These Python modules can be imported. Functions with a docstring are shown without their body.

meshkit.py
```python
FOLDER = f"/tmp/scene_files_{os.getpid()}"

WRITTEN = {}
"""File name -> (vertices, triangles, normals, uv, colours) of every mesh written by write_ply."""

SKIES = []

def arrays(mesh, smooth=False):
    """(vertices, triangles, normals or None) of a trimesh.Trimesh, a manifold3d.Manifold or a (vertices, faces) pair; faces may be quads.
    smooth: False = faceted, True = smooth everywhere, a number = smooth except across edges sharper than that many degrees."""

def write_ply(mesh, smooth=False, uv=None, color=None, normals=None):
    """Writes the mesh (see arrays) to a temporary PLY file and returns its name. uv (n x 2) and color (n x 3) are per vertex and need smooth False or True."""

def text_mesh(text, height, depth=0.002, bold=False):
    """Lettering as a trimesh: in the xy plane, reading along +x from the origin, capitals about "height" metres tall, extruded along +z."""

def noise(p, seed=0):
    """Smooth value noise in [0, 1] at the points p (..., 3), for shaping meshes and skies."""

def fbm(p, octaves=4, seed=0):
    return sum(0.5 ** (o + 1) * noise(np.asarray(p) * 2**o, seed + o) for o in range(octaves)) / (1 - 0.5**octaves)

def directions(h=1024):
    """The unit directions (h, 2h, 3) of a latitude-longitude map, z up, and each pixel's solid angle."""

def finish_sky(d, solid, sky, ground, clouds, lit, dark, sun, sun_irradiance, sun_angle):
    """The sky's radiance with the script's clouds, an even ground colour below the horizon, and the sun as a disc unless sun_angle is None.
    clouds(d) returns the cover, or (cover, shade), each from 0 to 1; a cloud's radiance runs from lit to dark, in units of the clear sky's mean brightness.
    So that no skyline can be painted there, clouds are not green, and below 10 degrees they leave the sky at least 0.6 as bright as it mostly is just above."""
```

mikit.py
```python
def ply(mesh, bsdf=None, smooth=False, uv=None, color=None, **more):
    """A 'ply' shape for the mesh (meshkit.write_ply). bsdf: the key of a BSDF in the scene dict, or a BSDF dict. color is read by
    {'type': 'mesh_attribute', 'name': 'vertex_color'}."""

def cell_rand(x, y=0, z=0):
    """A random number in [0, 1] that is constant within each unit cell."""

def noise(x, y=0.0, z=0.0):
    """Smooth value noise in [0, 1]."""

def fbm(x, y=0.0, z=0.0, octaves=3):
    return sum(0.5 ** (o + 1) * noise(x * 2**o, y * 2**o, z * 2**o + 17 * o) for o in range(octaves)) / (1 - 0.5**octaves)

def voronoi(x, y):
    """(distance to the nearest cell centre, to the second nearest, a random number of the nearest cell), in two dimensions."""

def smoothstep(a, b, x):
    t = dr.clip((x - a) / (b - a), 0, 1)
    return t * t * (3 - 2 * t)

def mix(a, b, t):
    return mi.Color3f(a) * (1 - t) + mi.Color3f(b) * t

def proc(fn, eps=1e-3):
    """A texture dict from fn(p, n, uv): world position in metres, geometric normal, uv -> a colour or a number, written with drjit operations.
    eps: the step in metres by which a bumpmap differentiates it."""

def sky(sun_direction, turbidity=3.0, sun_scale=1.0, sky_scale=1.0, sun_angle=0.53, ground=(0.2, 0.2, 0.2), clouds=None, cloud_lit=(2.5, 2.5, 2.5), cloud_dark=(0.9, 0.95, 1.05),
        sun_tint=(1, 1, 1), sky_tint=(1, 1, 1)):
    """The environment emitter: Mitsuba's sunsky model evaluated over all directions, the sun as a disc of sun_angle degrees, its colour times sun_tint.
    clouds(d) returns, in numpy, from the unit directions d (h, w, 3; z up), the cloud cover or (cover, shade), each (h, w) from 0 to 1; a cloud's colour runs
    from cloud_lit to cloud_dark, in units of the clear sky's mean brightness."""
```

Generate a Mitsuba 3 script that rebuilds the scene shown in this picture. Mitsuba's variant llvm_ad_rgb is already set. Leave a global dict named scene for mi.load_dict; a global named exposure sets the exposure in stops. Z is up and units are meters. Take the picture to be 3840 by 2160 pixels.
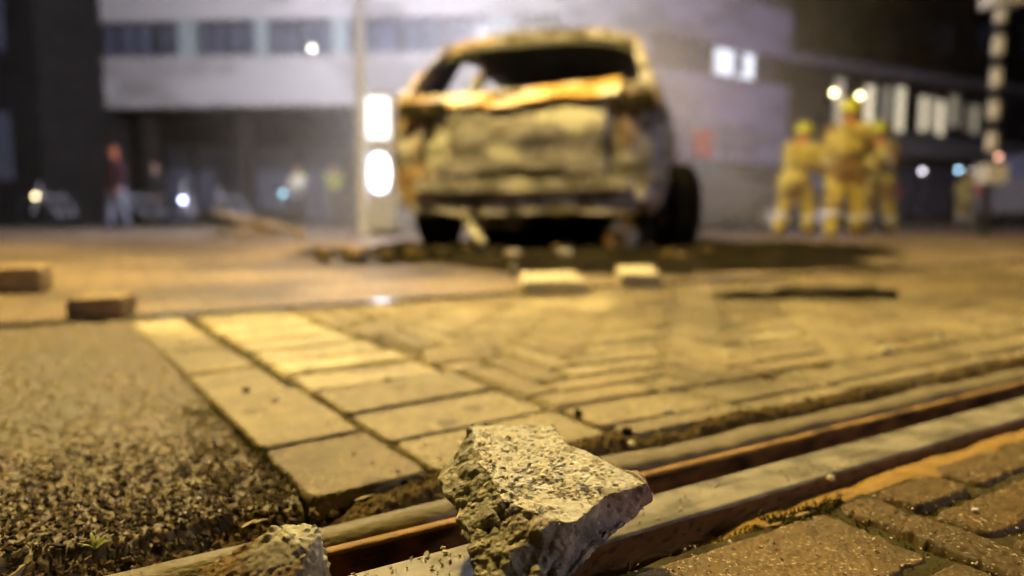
import math, random
import numpy as np, trimesh, drjit as dr, mitsuba as mi, manifold3d as m3, mikit, meshkit
from scipy.spatial import cKDTree
from mikit import proc, noise, fbm, voronoi, smoothstep, mix, cell_rand
T = mi.ScalarTransform4f
RS = np.random.RandomState
scene, labels = {}, {}
# ---------------------------------------------------------------- camera, sky, exposure
CAM_H, PITCH = 0.24, 5.87
_p = math.radians(PITCH)
scene['camera'] = {'type': 'thinlens', 'fov': 73.74, 'fov_axis': 'x', 'aperture_radius': 0.0046, 'focus_distance': 0.455,
                   'near_clip': 0.02, 'far_clip': 600.0,
                   'to_world': T().look_at(origin=[0, 0, CAM_H], target=[0, math.cos(_p), CAM_H - math.sin(_p)], up=[0, 0, 1])}
scene['sky'] = {**mikit.sky((-0.3, 0.6, 0.25), sun_scale=0.0, sky_scale=0.0011, sky_tint=(1.0, 0.72, 0.62), ground=(0.05, 0.05, 0.05)), 'sampling_weight': 0.35}
exposure = -0.1
SODIUM = np.array([1.0, 0.685, 0.165])
LED = np.array([0.93, 0.92, 1.06])
LAMP_POS, LAMP_L = (-1.3, 3.1, 3.9), 2550.0
LAMP2_POS, LAMP2_L = (2.7, 5.7, 5.6), 950.0
POLE_L, LANTERN_L = 2500.0, 1700.0
BACK_POS, BACK_L = (7.6, -1.9, 3.2), 620.0      # lamp behind the camera: it lights the near faces

# ---------------------------------------------------------------- materials
def rgb(*c):
    return {'type': 'rgb', 'value': list(c if len(c) == 3 else c * 3)}
def mat(name, color, rough=0.7, metal=0.0, spec=0.5, bump=None, scale=0.001, eps=1e-3, **k):
    c = proc(color) if callable(color) else rgb(*color)
    r = proc(rough) if callable(rough) else float(rough)
    b = {'type': 'principled', 'base_color': c, 'roughness': r, 'metallic': float(metal), 'specular': float(spec), **k}
    if bump is not None:
        b = {'type': 'bumpmap', 'arbitrary': proc(bump, eps), 'scale': scale, 'bsdf': b}
    scene[name] = {'type': 'twosided', 'bsdf': b}
    return name
def glow(r, g, b, w=0.02):
    return {'type': 'area', 'radiance': rgb(r, g, b), 'sampling_weight': w}

def c_paver(p, n, uv):
    f = 0.55 + 0.6 * fbm(p.x * 90, p.y * 90, p.z * 90, 4)
    sp = noise(p.x * 520, p.y * 520, p.z * 520)
    big = fbm(p.x * 9, p.y * 9, 3.0, 3)
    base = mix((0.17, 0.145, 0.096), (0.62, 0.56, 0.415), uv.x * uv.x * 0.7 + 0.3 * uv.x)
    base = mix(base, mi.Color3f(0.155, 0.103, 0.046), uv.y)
    base = base * f * (0.55 + 0.8 * big)
    base = base * (0.62 + 0.38 * smoothstep(0.36, 0.52, fbm(p.x * 2.3 + 3, p.y * 2.3, 8.0, 5)))
    base = mix(base, mi.Color3f(0.48, 0.42, 0.31), 0.6 * smoothstep(0.74, 0.90, sp))
    d1, d2, w1 = voronoi(p.x * 7.5, p.y * 7.5)
    base = base * (1 - 0.45 * smoothstep(0.16, 0.10, d1 + 0.06 * fbm(p.x * 60, p.y * 60, 2, 2)) * smoothstep(0.45, 0.5, w1))
    return mix(base, mi.Color3f(0.08, 0.07, 0.05), 0.7 * smoothstep(0.80, 0.95, noise(p.x * 260, p.y * 260, 9 + p.z * 260)))
mat('m_paver', c_paver, 0.68, spec=0.4)
mat('m_sand', lambda p, n, uv: mix((0.15, 0.092, 0.03), (0.34, 0.225, 0.09), fbm(p.x * 80, p.y * 80, p.z * 80, 4)), 0.9, spec=0.2)
mat('m_joint', lambda p, n, uv: mix(mix((0.02, 0.016, 0.009), (0.085, 0.065, 0.033), fbm(p.x * 90, p.y * 90, 0, 4)), mi.Color3f(0.042, 0.042, 0.012), 0.6 * smoothstep(0.5, 0.65, fbm(p.x * 14, p.y * 14, 5, 3))), 0.95, spec=0.2)
mat('m_soil', lambda p, n, uv: mix((0.035, 0.026, 0.015), (0.14, 0.10, 0.05), fbm(p.x * 120, p.y * 120, p.z * 120, 4)), 0.95, spec=0.2)
mat('m_stone', lambda p, n, uv: mix(mix((0.009, 0.0065, 0.0038), (0.078, 0.053, 0.026), uv.x), mi.Color3f(0.40, 0.34, 0.25), smoothstep(0.93, 0.98, uv.y)) * (0.55 + 0.9 * fbm(p.x * 400, p.y * 400, p.z * 400, 3)), 0.75, spec=0.25)
mat('m_asphalt', lambda p, n, uv: mix(mix((0.026, 0.0195, 0.011), (0.155, 0.114, 0.06), fbm(p.x * 110, p.y * 110, 0, 3)), mi.Color3f(0.075, 0.065, 0.05), 0.7 * smoothstep(0.5, 0.75, fbm(p.x * 5, p.y * 5, 2, 4))), 0.6, spec=0.5,
    bump=lambda p, n, uv: fbm(p.x * 110, p.y * 110, 0, 2), scale=0.006)
def c_pave_far(p, n, uv):
    u = 0.866 * p.x + 0.5 * p.y; v = -0.5 * p.x + 0.866 * p.y
    a, b = u / 0.21, v / 0.105
    row = dr.floor(b); a = a + 0.5 * (row - 2 * dr.floor(row / 2))
    tone = cell_rand(dr.floor(a), row)
    e = dr.minimum(dr.minimum(a - dr.floor(a), dr.floor(a) + 1 - a) * 2, dr.minimum(b - row, row + 1 - b))
    base = mix((0.135, 0.102, 0.07), (0.29, 0.228, 0.16), tone * 0.6 + 0.4 * fbm(p.x * 2, p.y * 2, 0, 4))
    base = base * (0.45 + 0.55 * smoothstep(0.02, 0.09, e))
    stain = fbm(p.x * 0.9 + 5, p.y * 1.4, 4, 5)
    soot = dr.exp(-dr.square((p.x - 0.45) / 1.6) - dr.square((p.y - 4.4) / 1.35))
    base = base * (1 - 0.93 * smoothstep(0.30, 0.62, soot + 0.9 * (fbm(p.x * 2.6, p.y * 3.2, 7, 5) - 0.5)))
    return base * (0.45 + 0.55 * smoothstep(0.40, 0.56, 1.05 - stain))
mat('m_pave_far', c_pave_far, 0.5, spec=0.5, bump=lambda p, n, uv: fbm(p.x * 40, p.y * 40, 0, 3), scale=0.006)
mat('m_road_far', lambda p, n, uv: mix((0.10, 0.09, 0.08), (0.24, 0.21, 0.18), fbm(p.x * 1.3, p.y * 3.5, 1, 5)), 0.5, spec=0.5)
mat('m_ash', lambda p, n, uv: mix((0.003, 0.0028, 0.0024), (0.026, 0.023, 0.019), fbm(p.x * 9, p.y * 9, p.z * 9, 4)), 1.0, spec=0.0)
mat('m_groove', lambda p, n, uv: mix((0.022, 0.012, 0.006), (0.15, 0.075, 0.025), smoothstep(0.3, 0.7, fbm(p.x * 30, p.y * 30, p.z * 60, 5))), 0.85, spec=0.2)
mat('m_lip', lambda p, n, uv: mix(mix((0.13, 0.07, 0.02), (0.40, 0.25, 0.085), fbm(p.x * 60, p.y * 60, p.z * 60, 4)), mi.Color3f(0.05, 0.03, 0.015), 0.7 * smoothstep(0.5, 0.65, fbm(p.x * 25, p.y * 25, 3, 4))), 0.7, spec=0.4, bump=lambda p, n, uv: fbm(p.x * 400, p.y * 400, p.z * 400, 3), scale=0.0012, eps=3e-4)
mat('m_railshine', lambda p, n, uv: mix((0.42, 0.41, 0.39), (0.62, 0.61, 0.58), fbm(p.x * 40, p.y * 40, 0, 3)), 0.16, metal=1.0)
mat('m_railtop', lambda p, n, uv: mix((0.06, 0.056, 0.05), (0.34, 0.325, 0.30), 0.5 * fbm((0.866 * p.x + 0.5 * p.y) * 9, (-0.5 * p.x + 0.866 * p.y) * 150, 0, 4) + 0.5 * smoothstep(0.3, 0.65, fbm(p.x * 28, p.y * 40, 3, 5))), lambda p, n, uv: 0.48 + 0.25 * fbm((0.866 * p.x + 0.5 * p.y) * 30, (-0.5 * p.x + 0.866 * p.y) * 160, 4, 3), metal=0.1, spec=0.25)
mat('m_rust', lambda p, n, uv: mix(mix((0.055, 0.026, 0.009), (0.20, 0.10, 0.03), fbm(p.x * 45, p.y * 45, p.z * 45, 4)), mi.Color3f(0.05, 0.025, 0.012), smoothstep(0.55, 0.75, fbm(p.x * 130, p.y * 130, p.z * 200, 3))), 0.75, spec=0.4, bump=lambda p, n, uv: fbm(p.x * 400, p.y * 400, p.z * 400, 3), scale=0.0012, eps=3e-4)
mat('m_rubber', lambda p, n, uv: mix((0.075, 0.066, 0.05), (0.24, 0.21, 0.16), fbm(p.x * 55, p.y * 55, p.z * 90, 4)), 0.62, spec=0.4, bump=lambda p, n, uv: fbm(p.x * 260, p.y * 260, p.z * 260, 3), scale=0.0015, eps=4e-4)
scene['m_vcol'] = {'type': 'twosided', 'bsdf': {'type': 'principled', 'base_color': {'type': 'mesh_attribute', 'name': 'vertex_color'}, 'roughness': 0.82, 'specular': 0.25}}
mat('m_brick', lambda p, n, uv: mix((0.16, 0.11, 0.07), (0.36, 0.29, 0.21), fbm(p.x * 25, p.y * 25, p.z * 25, 4)), 0.8)
mat('m_concrete', lambda p, n, uv: mix((0.34, 0.31, 0.27), (0.58, 0.54, 0.47), fbm(p.x * 25, p.y * 25, p.z * 25, 4)), 0.75)
mat('m_pale', lambda p, n, uv: mix((0.30, 0.28, 0.24), (0.52, 0.49, 0.43), fbm(p.x * 25, p.y * 25, p.z * 25, 4)), 0.75)
mat('m_totem', (0.42, 0.43, 0.46), 0.5)
mat('m_moss', lambda p, n, uv: mix((0.035, 0.035, 0.008), (0.15, 0.14, 0.03), noise(p.x * 500, p.y * 500, p.z * 500)), 0.9, spec=0.2)
mat('m_leaf', (0.20, 0.25, 0.05), 0.6)
mat('m_straw', (0.26, 0.20, 0.10), 0.7)
mat('m_white', lambda p, n, uv: mix((0.62, 0.60, 0.56), (0.8, 0.78, 0.74), fbm(p.x * 20, p.y * 20, p.z * 20, 3)), 0.5)
def c_burnt(p, n, uv):
    a = fbm(p.x * 3.3 + 7, p.y * 3.3, p.z * 4.2, 5)
    b = fbm(p.x * 9, p.y * 9 + 3, p.z * 11, 4)
    c = mix((0.06, 0.060, 0.07), (0.43, 0.43, 0.58), smoothstep(0.32, 0.66, b))
    c = mix(c, mi.Color3f(0.36, 0.20, 0.07), 0.5 * smoothstep(0.50, 0.64, a))
    return mix(c, mi.Color3f(0.075, 0.058, 0.04), 0.65 * smoothstep(0.50, 0.66, fbm(p.x * 11 + 2, p.y * 11, p.z * 15 + 9, 5)))
mat('m_burnt', c_burnt, 0.62, metal=0.15)
mat('m_burnt_gate', lambda p, n, uv: mix(mix((0.085, 0.086, 0.10), (0.29, 0.29, 0.39), smoothstep(0.3, 0.7, fbm(p.x * 7, p.y * 7, p.z * 9, 4))), mi.Color3f(0.56, 0.585, 0.64), 0.8 * smoothstep(0.58, 0.70, fbm(p.x * 4.2 + 3, p.y * 4, p.z * 4.5, 3))), 0.55, metal=0.15)
mat('m_scorch', lambda p, n, uv: mix(mix(mix((0.30, 0.15, 0.03), (0.66, 0.40, 0.09), fbm(p.x * 7, p.y * 7, p.z * 9, 4)), mi.Color3f(0.62, 0.60, 0.55), smoothstep(0.52, 0.64, fbm(p.x * 5 + 1, p.y * 5, p.z * 9, 4))), mi.Color3f(0.07, 0.05, 0.03), 0.8 * smoothstep(0.54, 0.66, fbm(p.x * 6 + 8, p.y * 5, p.z * 12, 4))), 0.55, metal=0.1)
mat('m_char', lambda p, n, uv: mix((0.006, 0.006, 0.005), (0.035, 0.03, 0.025), fbm(p.x * 14, p.y * 14, p.z * 14, 4)), 1.0, spec=0.05)
mat('m_lining', lambda p, n, uv: mix((0.03, 0.033, 0.04), (0.13, 0.14, 0.17), fbm(p.x * 3, p.y * 3, p.z * 3, 3)), 0.8)
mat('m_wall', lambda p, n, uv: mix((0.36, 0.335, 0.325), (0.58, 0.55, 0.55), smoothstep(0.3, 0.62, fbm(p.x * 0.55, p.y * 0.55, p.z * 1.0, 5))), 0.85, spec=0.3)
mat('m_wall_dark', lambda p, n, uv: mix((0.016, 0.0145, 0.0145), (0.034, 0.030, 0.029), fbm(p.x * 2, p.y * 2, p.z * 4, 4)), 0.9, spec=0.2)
mat('m_wall_b', lambda p, n, uv: mix((0.25, 0.23, 0.22), (0.36, 0.34, 0.33), fbm(p.x * 0.7, p.y * 0.7, p.z * 1.4, 5)), 0.85, spec=0.3)
mat('m_pane', lambda p, n, uv: mix((0.07, 0.085, 0.14), (0.18, 0.19, 0.25), fbm(p.x * 1.1, p.y * 1.1, p.z * 1.4, 3)), 0.12, spec=0.7)
mat('m_mullion', (0.36, 0.43, 0.44), 0.6)
mat('m_darkmetal', (0.03, 0.03, 0.032), 0.5)
mat('m_galv', lambda p, n, uv: mix((0.60, 0.63, 0.74), (0.70, 0.73, 0.84), fbm(p.x * 8, p.y * 8, p.z * 3, 3)), 0.5)
mat('m_black', (0.014, 0.013, 0.012), 0.5)
mat('m_bandwhite', (0.74, 0.71, 0.64), 0.5)
mat('m_red', (0.48, 0.03, 0.045), 0.5)
mat('m_suit', lambda p, n, uv: mix(mix((0.56, 0.43, 0.075), (0.90, 0.76, 0.15), fbm(p.x * 6, p.y * 6, p.z * 6, 3)), mi.Color3f(0.20, 0.095, 0.025), 0.9 * smoothstep(0.46, 0.6, fbm(p.x * 3 + 4, p.y * 3, p.z * 3.4, 4))), 0.8)
mat('m_helmet', (0.85, 0.85, 0.03), 0.35)
mat('m_collar', (0.80, 0.22, 0.03), 0.7)
mat('m_reflect', (0.92, 0.94, 0.9), 0.4)
mat('m_skin', (0.55, 0.34, 0.25), 0.6)
mat('m_redskin', (0.62, 0.20, 0.10), 0.6)
mat('m_cloth_dark', (0.018, 0.018, 0.024), 0.85)
mat('m_cloth_wine', (0.055, 0.016, 0.024), 0.85)
mat('m_jeans', (0.19, 0.21, 0.29), 0.85)
mat('m_hivis', (0.80, 0.88, 0.16), 0.7)
mat('m_shirt', (0.72, 0.70, 0.66), 0.8)
mat('m_hair', (0.03, 0.022, 0.015), 0.6)
mat('m_carpaint', (0.17, 0.16, 0.185), 0.25, clearcoat=0.6)
mat('m_carblue', (0.05, 0.05, 0.09), 0.3, clearcoat=0.6)
mat('m_tyre', (0.02, 0.02, 0.02), 0.8)
mat('m_wood', lambda p, n, uv: mix((0.30, 0.21, 0.10), (0.55, 0.43, 0.25), fbm(p.x * 6, p.y * 25, p.z * 25, 3)), 0.8)
scene['m_glass'] = {'type': 'dielectric', 'int_ior': 1.5}

# ---------------------------------------------------------------- helpers
used = {}
def key(name):
    k = used.get(name, 0); used[name] = k + 1
    return name if k == 0 else '%s_%03d' % (name, k)
def thing(name, label, cat, group=None):
    k = key(name); labels[k] = {'label': label, 'category': cat}
    if group: labels[k]['group'] = group
    return k
def put(k, mesh, m, smooth=False, **more):
    scene[k] = mikit.ply(mesh, m, smooth=smooth, **more); return k
def part(parent, name, mesh, m, smooth=False, label=None, kind=None, **more):
    k = put(key(parent + '__' + name), mesh, m, smooth, **more)
    if label or kind: labels[k] = {**({'label': label} if label else {}), **({'kind': kind} if kind else {})}
    return k
def solid(name, mesh, m, label, cat, group=None, smooth=False, **more):
    return put(thing(name, label, cat, group), mesh, m, smooth, **more)
def struct(name, mesh, m, label, smooth=False, **more):
    k = put(key(name), mesh, m, smooth, **more); labels[k] = {'kind': 'structure', 'label': label}; return k
CU, SU = math.cos(math.radians(30)), math.sin(math.radians(30))
def W(u, n, z=0.0):                     # rail frame (along the rail, across it, up) -> world
    u, n, z = np.broadcast_arrays(np.asarray(u, float), n, z)
    return np.stack([CU * u - SU * n, SU * u + CU * n, z], -1)
def tm(v, f): return trimesh.Trimesh(np.asarray(v, float), np.asarray(f), process=False)
def cat(ms): return trimesh.util.concatenate(ms)
def grid_faces(a, b):
    i, j = np.meshgrid(np.arange(a - 1), np.arange(b - 1), indexing='ij'); q = i * b + j
    return np.vstack([np.stack([q, q + b, q + b + 1], -1).reshape(-1, 3), np.stack([q, q + b + 1, q + 1], -1).reshape(-1, 3)])
def field(u0, u1, n0, n1, du, dn, zf):
    us, ns = np.linspace(u0, u1, max(2, int((u1 - u0) / du))), np.linspace(n0, n1, max(2, int((n1 - n0) / dn)))
    U, N = np.meshgrid(us, ns, indexing='ij')
    return tm(W(U, N, zf(U, N)).reshape(-1, 3), grid_faces(len(us), len(ns)))
def fb(x, y, z=0, o=4, s=0):
    x, y, z = np.broadcast_arrays(np.asarray(x, float), y, z); return meshkit.fbm(np.stack([x, y, z], -1), o, s)
def box(x0, x1, y0, y1, z0, z1):
    return trimesh.creation.box(extents=(x1 - x0, y1 - y0, z1 - z0), transform=trimesh.transformations.translation_matrix(((x0 + x1) / 2, (y0 + y1) / 2, (z0 + z1) / 2)))
def xf(mesh, pos=(0, 0, 0), yaw=0.0, scale=1.0):
    m = mesh.copy(); c, s = math.cos(yaw), math.sin(yaw); v = np.asarray(m.vertices) * scale
    m.vertices = np.stack([c * v[:, 0] - s * v[:, 1], s * v[:, 0] + c * v[:, 1], v[:, 2]], -1) + np.asarray(pos, float); return m
def tube(pts, r, n=10):
    p = np.asarray(pts, float); r = np.broadcast_to(r, (len(p),))
    t = np.gradient(p, axis=0); t /= np.linalg.norm(t, axis=1, keepdims=True)
    a = np.cross(t, [0, 0, 1.0] if abs(t[0, 2]) < 0.9 else [1.0, 0, 0]); a /= np.linalg.norm(a, axis=1, keepdims=True); b = np.cross(t, a)
    an = np.arange(n) * 2 * np.pi / n
    v = p[:, None] + r[:, None, None] * (np.cos(an)[None, :, None] * a[:, None] + np.sin(an)[None, :, None] * b[:, None])
    k = len(p); v = np.vstack([v.reshape(-1, 3), p[0], p[-1]]); f = []
    for i in range(k - 1):
        for j in range(n):
            q, w = i * n + j, i * n + (j + 1) % n; f += [[q, w, w + n], [q, w + n, q + n]]
    for j in range(n):
        f += [[k * n, (j + 1) % n, j], [k * n + 1, (k - 1) * n + j, (k - 1) * n + (j + 1) % n]]
    m = tm(v, f)
    if m.volume < 0: m.invert()
    return m
def lathe(prof, n=24): return trimesh.creation.revolve(np.asarray(prof, float), sections=n)
def mani(mesh): return m3.Manifold(m3.Mesh(np.asarray(mesh.vertices, np.float32), np.asarray(mesh.faces, np.uint32)))
def from_mani(M):
    m = M.to_mesh(); return tm(m.vert_properties[:, :3], m.tri_verts)
def union(ms): return from_mani(m3.Manifold.batch_boolean([mani(q) for q in ms], m3.OpType.Add))
def hullpts(p): return m3.Manifold.hull_points(np.asarray(p, float))
def blob(seed, size, flat=1.0, sub=2, rough=0.35, freq=1.6):
    m = trimesh.creation.icosphere(subdivisions=sub); v = np.asarray(m.vertices)
    v = v * (1 - rough / 2 + rough * meshkit.fbm(v * freq + seed * 3.7 + 20, 3, seed)[:, None]) * np.array([1, 0.85, flat]); m.vertices = v * size; return m
def cam_ray(x, y):                      # a pixel of the 3840 x 2160 photograph -> direction
    r, d = (x - 1920) / 2560.0, (y - 1080) / 2560.0
    return np.array([r, math.cos(_p) - d * math.sin(_p), -(d * math.cos(_p) + math.sin(_p))])
def at_depth(x, y, D):
    v = cam_ray(x, y); return v * (D / v[1]) + [0, 0, CAM_H]
def on_ground(x, y, z=0.0):
    v = cam_ray(x, y); return v * ((CAM_H - z) / -v[2]) + [0, 0, CAM_H]

# ---------------------------------------------------------------- ground, paving
struct('ground', tm([[-300, -60, -0.07], [300, -60, -0.07], [300, 500, -0.07], [-300, 500, -0.07]], [[0, 1, 2], [0, 2, 3]]), 'm_soil', 'dark soil under the street surface')
def poly_un(pts, z):
    pts = np.asarray(pts, float); v = W(pts[:, 0], pts[:, 1], z); return tm(v, [[0, i, i + 1] for i in range(1, len(pts) - 1)])
struct('road', poly_un([(-300, 1.96), (300, 1.96), (300, 400), (-300, 400)], -0.0035), 'm_pave_far', 'paved street beyond the second rail with dark stains')
jz = lambda U, N: -0.0105 + 0.008 * fb(U * 70, N * 70, 0, 4, 3) - 0.035 * np.clip((0.605 - N) / 0.03, 0, 1)
pv = struct('paving', field(0.06, 6.5, 0.555, 1.832, 0.02, 0.01, jz), 'm_joint', 'sand and dirt bed between the pavers', True)
fp = struct('pavement', field(0.10, 3.0, -0.60, 0.352, 0.006, 0.006, lambda U, N: -0.009 + 0.007 * fb(U * 70, N * 70, 0, 4, 5)), 'm_joint', 'dirt and moss bed of the pavement in the foreground', True)
_count = [0]
def paver(parent, u0, u1, n0, n1, tone=0.5, brown=0.0, fine=False, dz=0.0, h=0.05, name='paver', rot0=0.0):
    _count[0] += 1; r = RS(_count[0] + 11)
    cu, cn, a, b = (u0 + u1) / 2, (n0 + n1) / 2, (u1 - u0) / 2, (n1 - n0) / 2
    rot, tu, tn = rot0 + r.uniform(-0.012, 0.012), r.uniform(-0.012, 0.012), r.uniform(-0.015, 0.015)
    z0 = dz + r.uniform(-0.0025, 0.002)
    if fine:
        d = 0.0013; k = max(8, int(2 * a / d)), max(8, int(2 * b / d))
        U, N = np.meshgrid(np.linspace(-a, a, k[0]), np.linspace(-b, b, k[1]), indexing='ij')
        s = _count[0] * 7.3
        # rounded, chipped edge: distance to the worn outline
        e = np.minimum(a - np.abs(U), b - np.abs(N))
        cr = np.hypot(np.maximum(np.abs(U) - a + 0.014, 0), np.maximum(np.abs(N) - b + 0.014, 0))
        e = np.minimum(e, 0.014 - cr)
        e = e - 0.0022 * (fb(U * 160 + s, N * 160, s, 4, 2) - 0.35) * 2 - 0.004 * np.clip(fb(U * 45 + s, N * 45, s, 3, 2) - 0.55, 0, 1) * 4
        Z = -0.005 * np.clip(1 - e / 0.0035, 0, 1.5) ** 1.6
        Z = Z + 0.0016 * (fb(U * 90 + s, N * 90, s, 4, 6) - 0.5) + 0.0022 * (fb(U * 14 + s, N * 14, s, 3, 8) - 0.5)
        Z = Z - 0.0016 * np.clip(fb(U * 260 + s, N * 260, s, 2, 9) - 0.62, 0, 1) * 4 + 0.0012 * (meshkit.noise(np.stack([U * 380 + s, N * 380, U * 0], -1), 4) - 0.5) + 0.0012 * (fb(U * 180 + s, N * 180, s, 3, 14) - 0.5)
        v = np.stack([U, N, Z], -1).reshape(-1, 3); f = grid_faces(*k)
        ring = np.concatenate([np.arange(k[1]), np.arange(1, k[0]) * k[1] + k[1] - 1, (k[0] - 1) * k[1] + np.arange(k[1] - 2, -1, -1), np.arange(k[0] - 2, 0, -1) * k[1]])
        low = v[ring].copy(); low[:, 2] = -h; q = np.arange(len(ring)); w = (q + 1) % len(ring)
        f = np.vstack([f, np.stack([ring[q], ring[w], len(v) + w], -1), np.stack([ring[q], len(v) + w, len(v) + q], -1)]); v = np.vstack([v, low]); sm = True
    else:
        c = 0.0065 + r.uniform(0, 0.002); sg = np.array([[-1, -1], [1, -1], [1, 1], [-1, 1]])
        j = r.uniform(-0.002, 0.002, (4, 2))
        v = np.vstack([np.c_[sg * [a, b] + j, np.full(4, -h)], np.c_[sg * [a, b] + j, np.full(4, -c)], np.c_[sg * [a - c, b - c] + j, np.zeros(4)]])
        f = [[8, 9, 10], [8, 10, 11]]
        for L in (0, 4):
            for i in range(4):
                p, q = L + i, L + (i + 1) % 4; f += [[p, q, q + 4], [p, q + 4, p + 4]]
        sm = False
    z = v[:, 2] + z0 + tu * v[:, 0] + tn * v[:, 1]
    mesh = tm(W(cu + v[:, 0] - rot * v[:, 1], cn + v[:, 1] + rot * v[:, 0], z), f)
    uvv = np.tile([np.clip(tone + r.uniform(-0.14, 0.14), 0, 1.15), np.clip(brown + r.uniform(-0.10, 0.10), 0, 1.3)], (len(v), 1))
    return mesh, uvv, sm
STUFF = []
def lay(parent, *a, **k):
    mesh, uvv, sm = paver(parent, *a, **k)
    part(parent, k.get('name', 'paver'), mesh, 'm_paver', sm, uv=uvv)
g = 0.0035
# border column beside the asphalt, then the bright column of headers
for n0, n1 in ((0.578, 0.731), (0.736, 0.972), (0.977, 1.147), (1.152, 1.37), (1.375, 1.60), (1.605, 1.828)):
    sh = ((n0 + n1) / 2 - 0.6) * 0.095
    lay(pv, 0.130 - sh, 0.249 - sh - g, n0, n1, tone=0.30 if n0 < 0.9 else 0.65, brown=0.2, fine=n0 < 0.9, rot0=0.095)
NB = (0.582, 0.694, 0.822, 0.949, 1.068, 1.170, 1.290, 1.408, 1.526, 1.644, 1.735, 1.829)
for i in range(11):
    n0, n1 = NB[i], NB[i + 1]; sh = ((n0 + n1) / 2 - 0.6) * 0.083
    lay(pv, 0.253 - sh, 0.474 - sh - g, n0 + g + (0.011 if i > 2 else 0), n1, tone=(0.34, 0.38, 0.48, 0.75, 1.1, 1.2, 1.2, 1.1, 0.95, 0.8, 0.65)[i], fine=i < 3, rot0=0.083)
# stretcher rows along the rail, then clinkers in herringbone
r0 = RS(3)
u = 0.477
while u < 2.6:
    L = 0.205; lay(pv, u + 0.004, u + L, 0.570, 0.611, tone=0.5, brown=0.25, fine=u < 0.85); u += L + 0.003
u = 0.47
while u < 2.6:
    L = 0.205; lay(pv, u + 0.004, u + L, 0.617, 0.700, tone=0.55, brown=0.25, fine=u < 0.6); u += L + 0.003
cells = []
bw = 0.0655; bl = 3 * bw
for i in range(-60, 120):
    for j in range(-40, 60):
        a, b = 0.46 + bw * (i + 3 * j), 0.705 + bw * (i - 3 * j)
        cells += [(a, b, bl, bw), (a, b + bw, bw, bl)]
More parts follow.
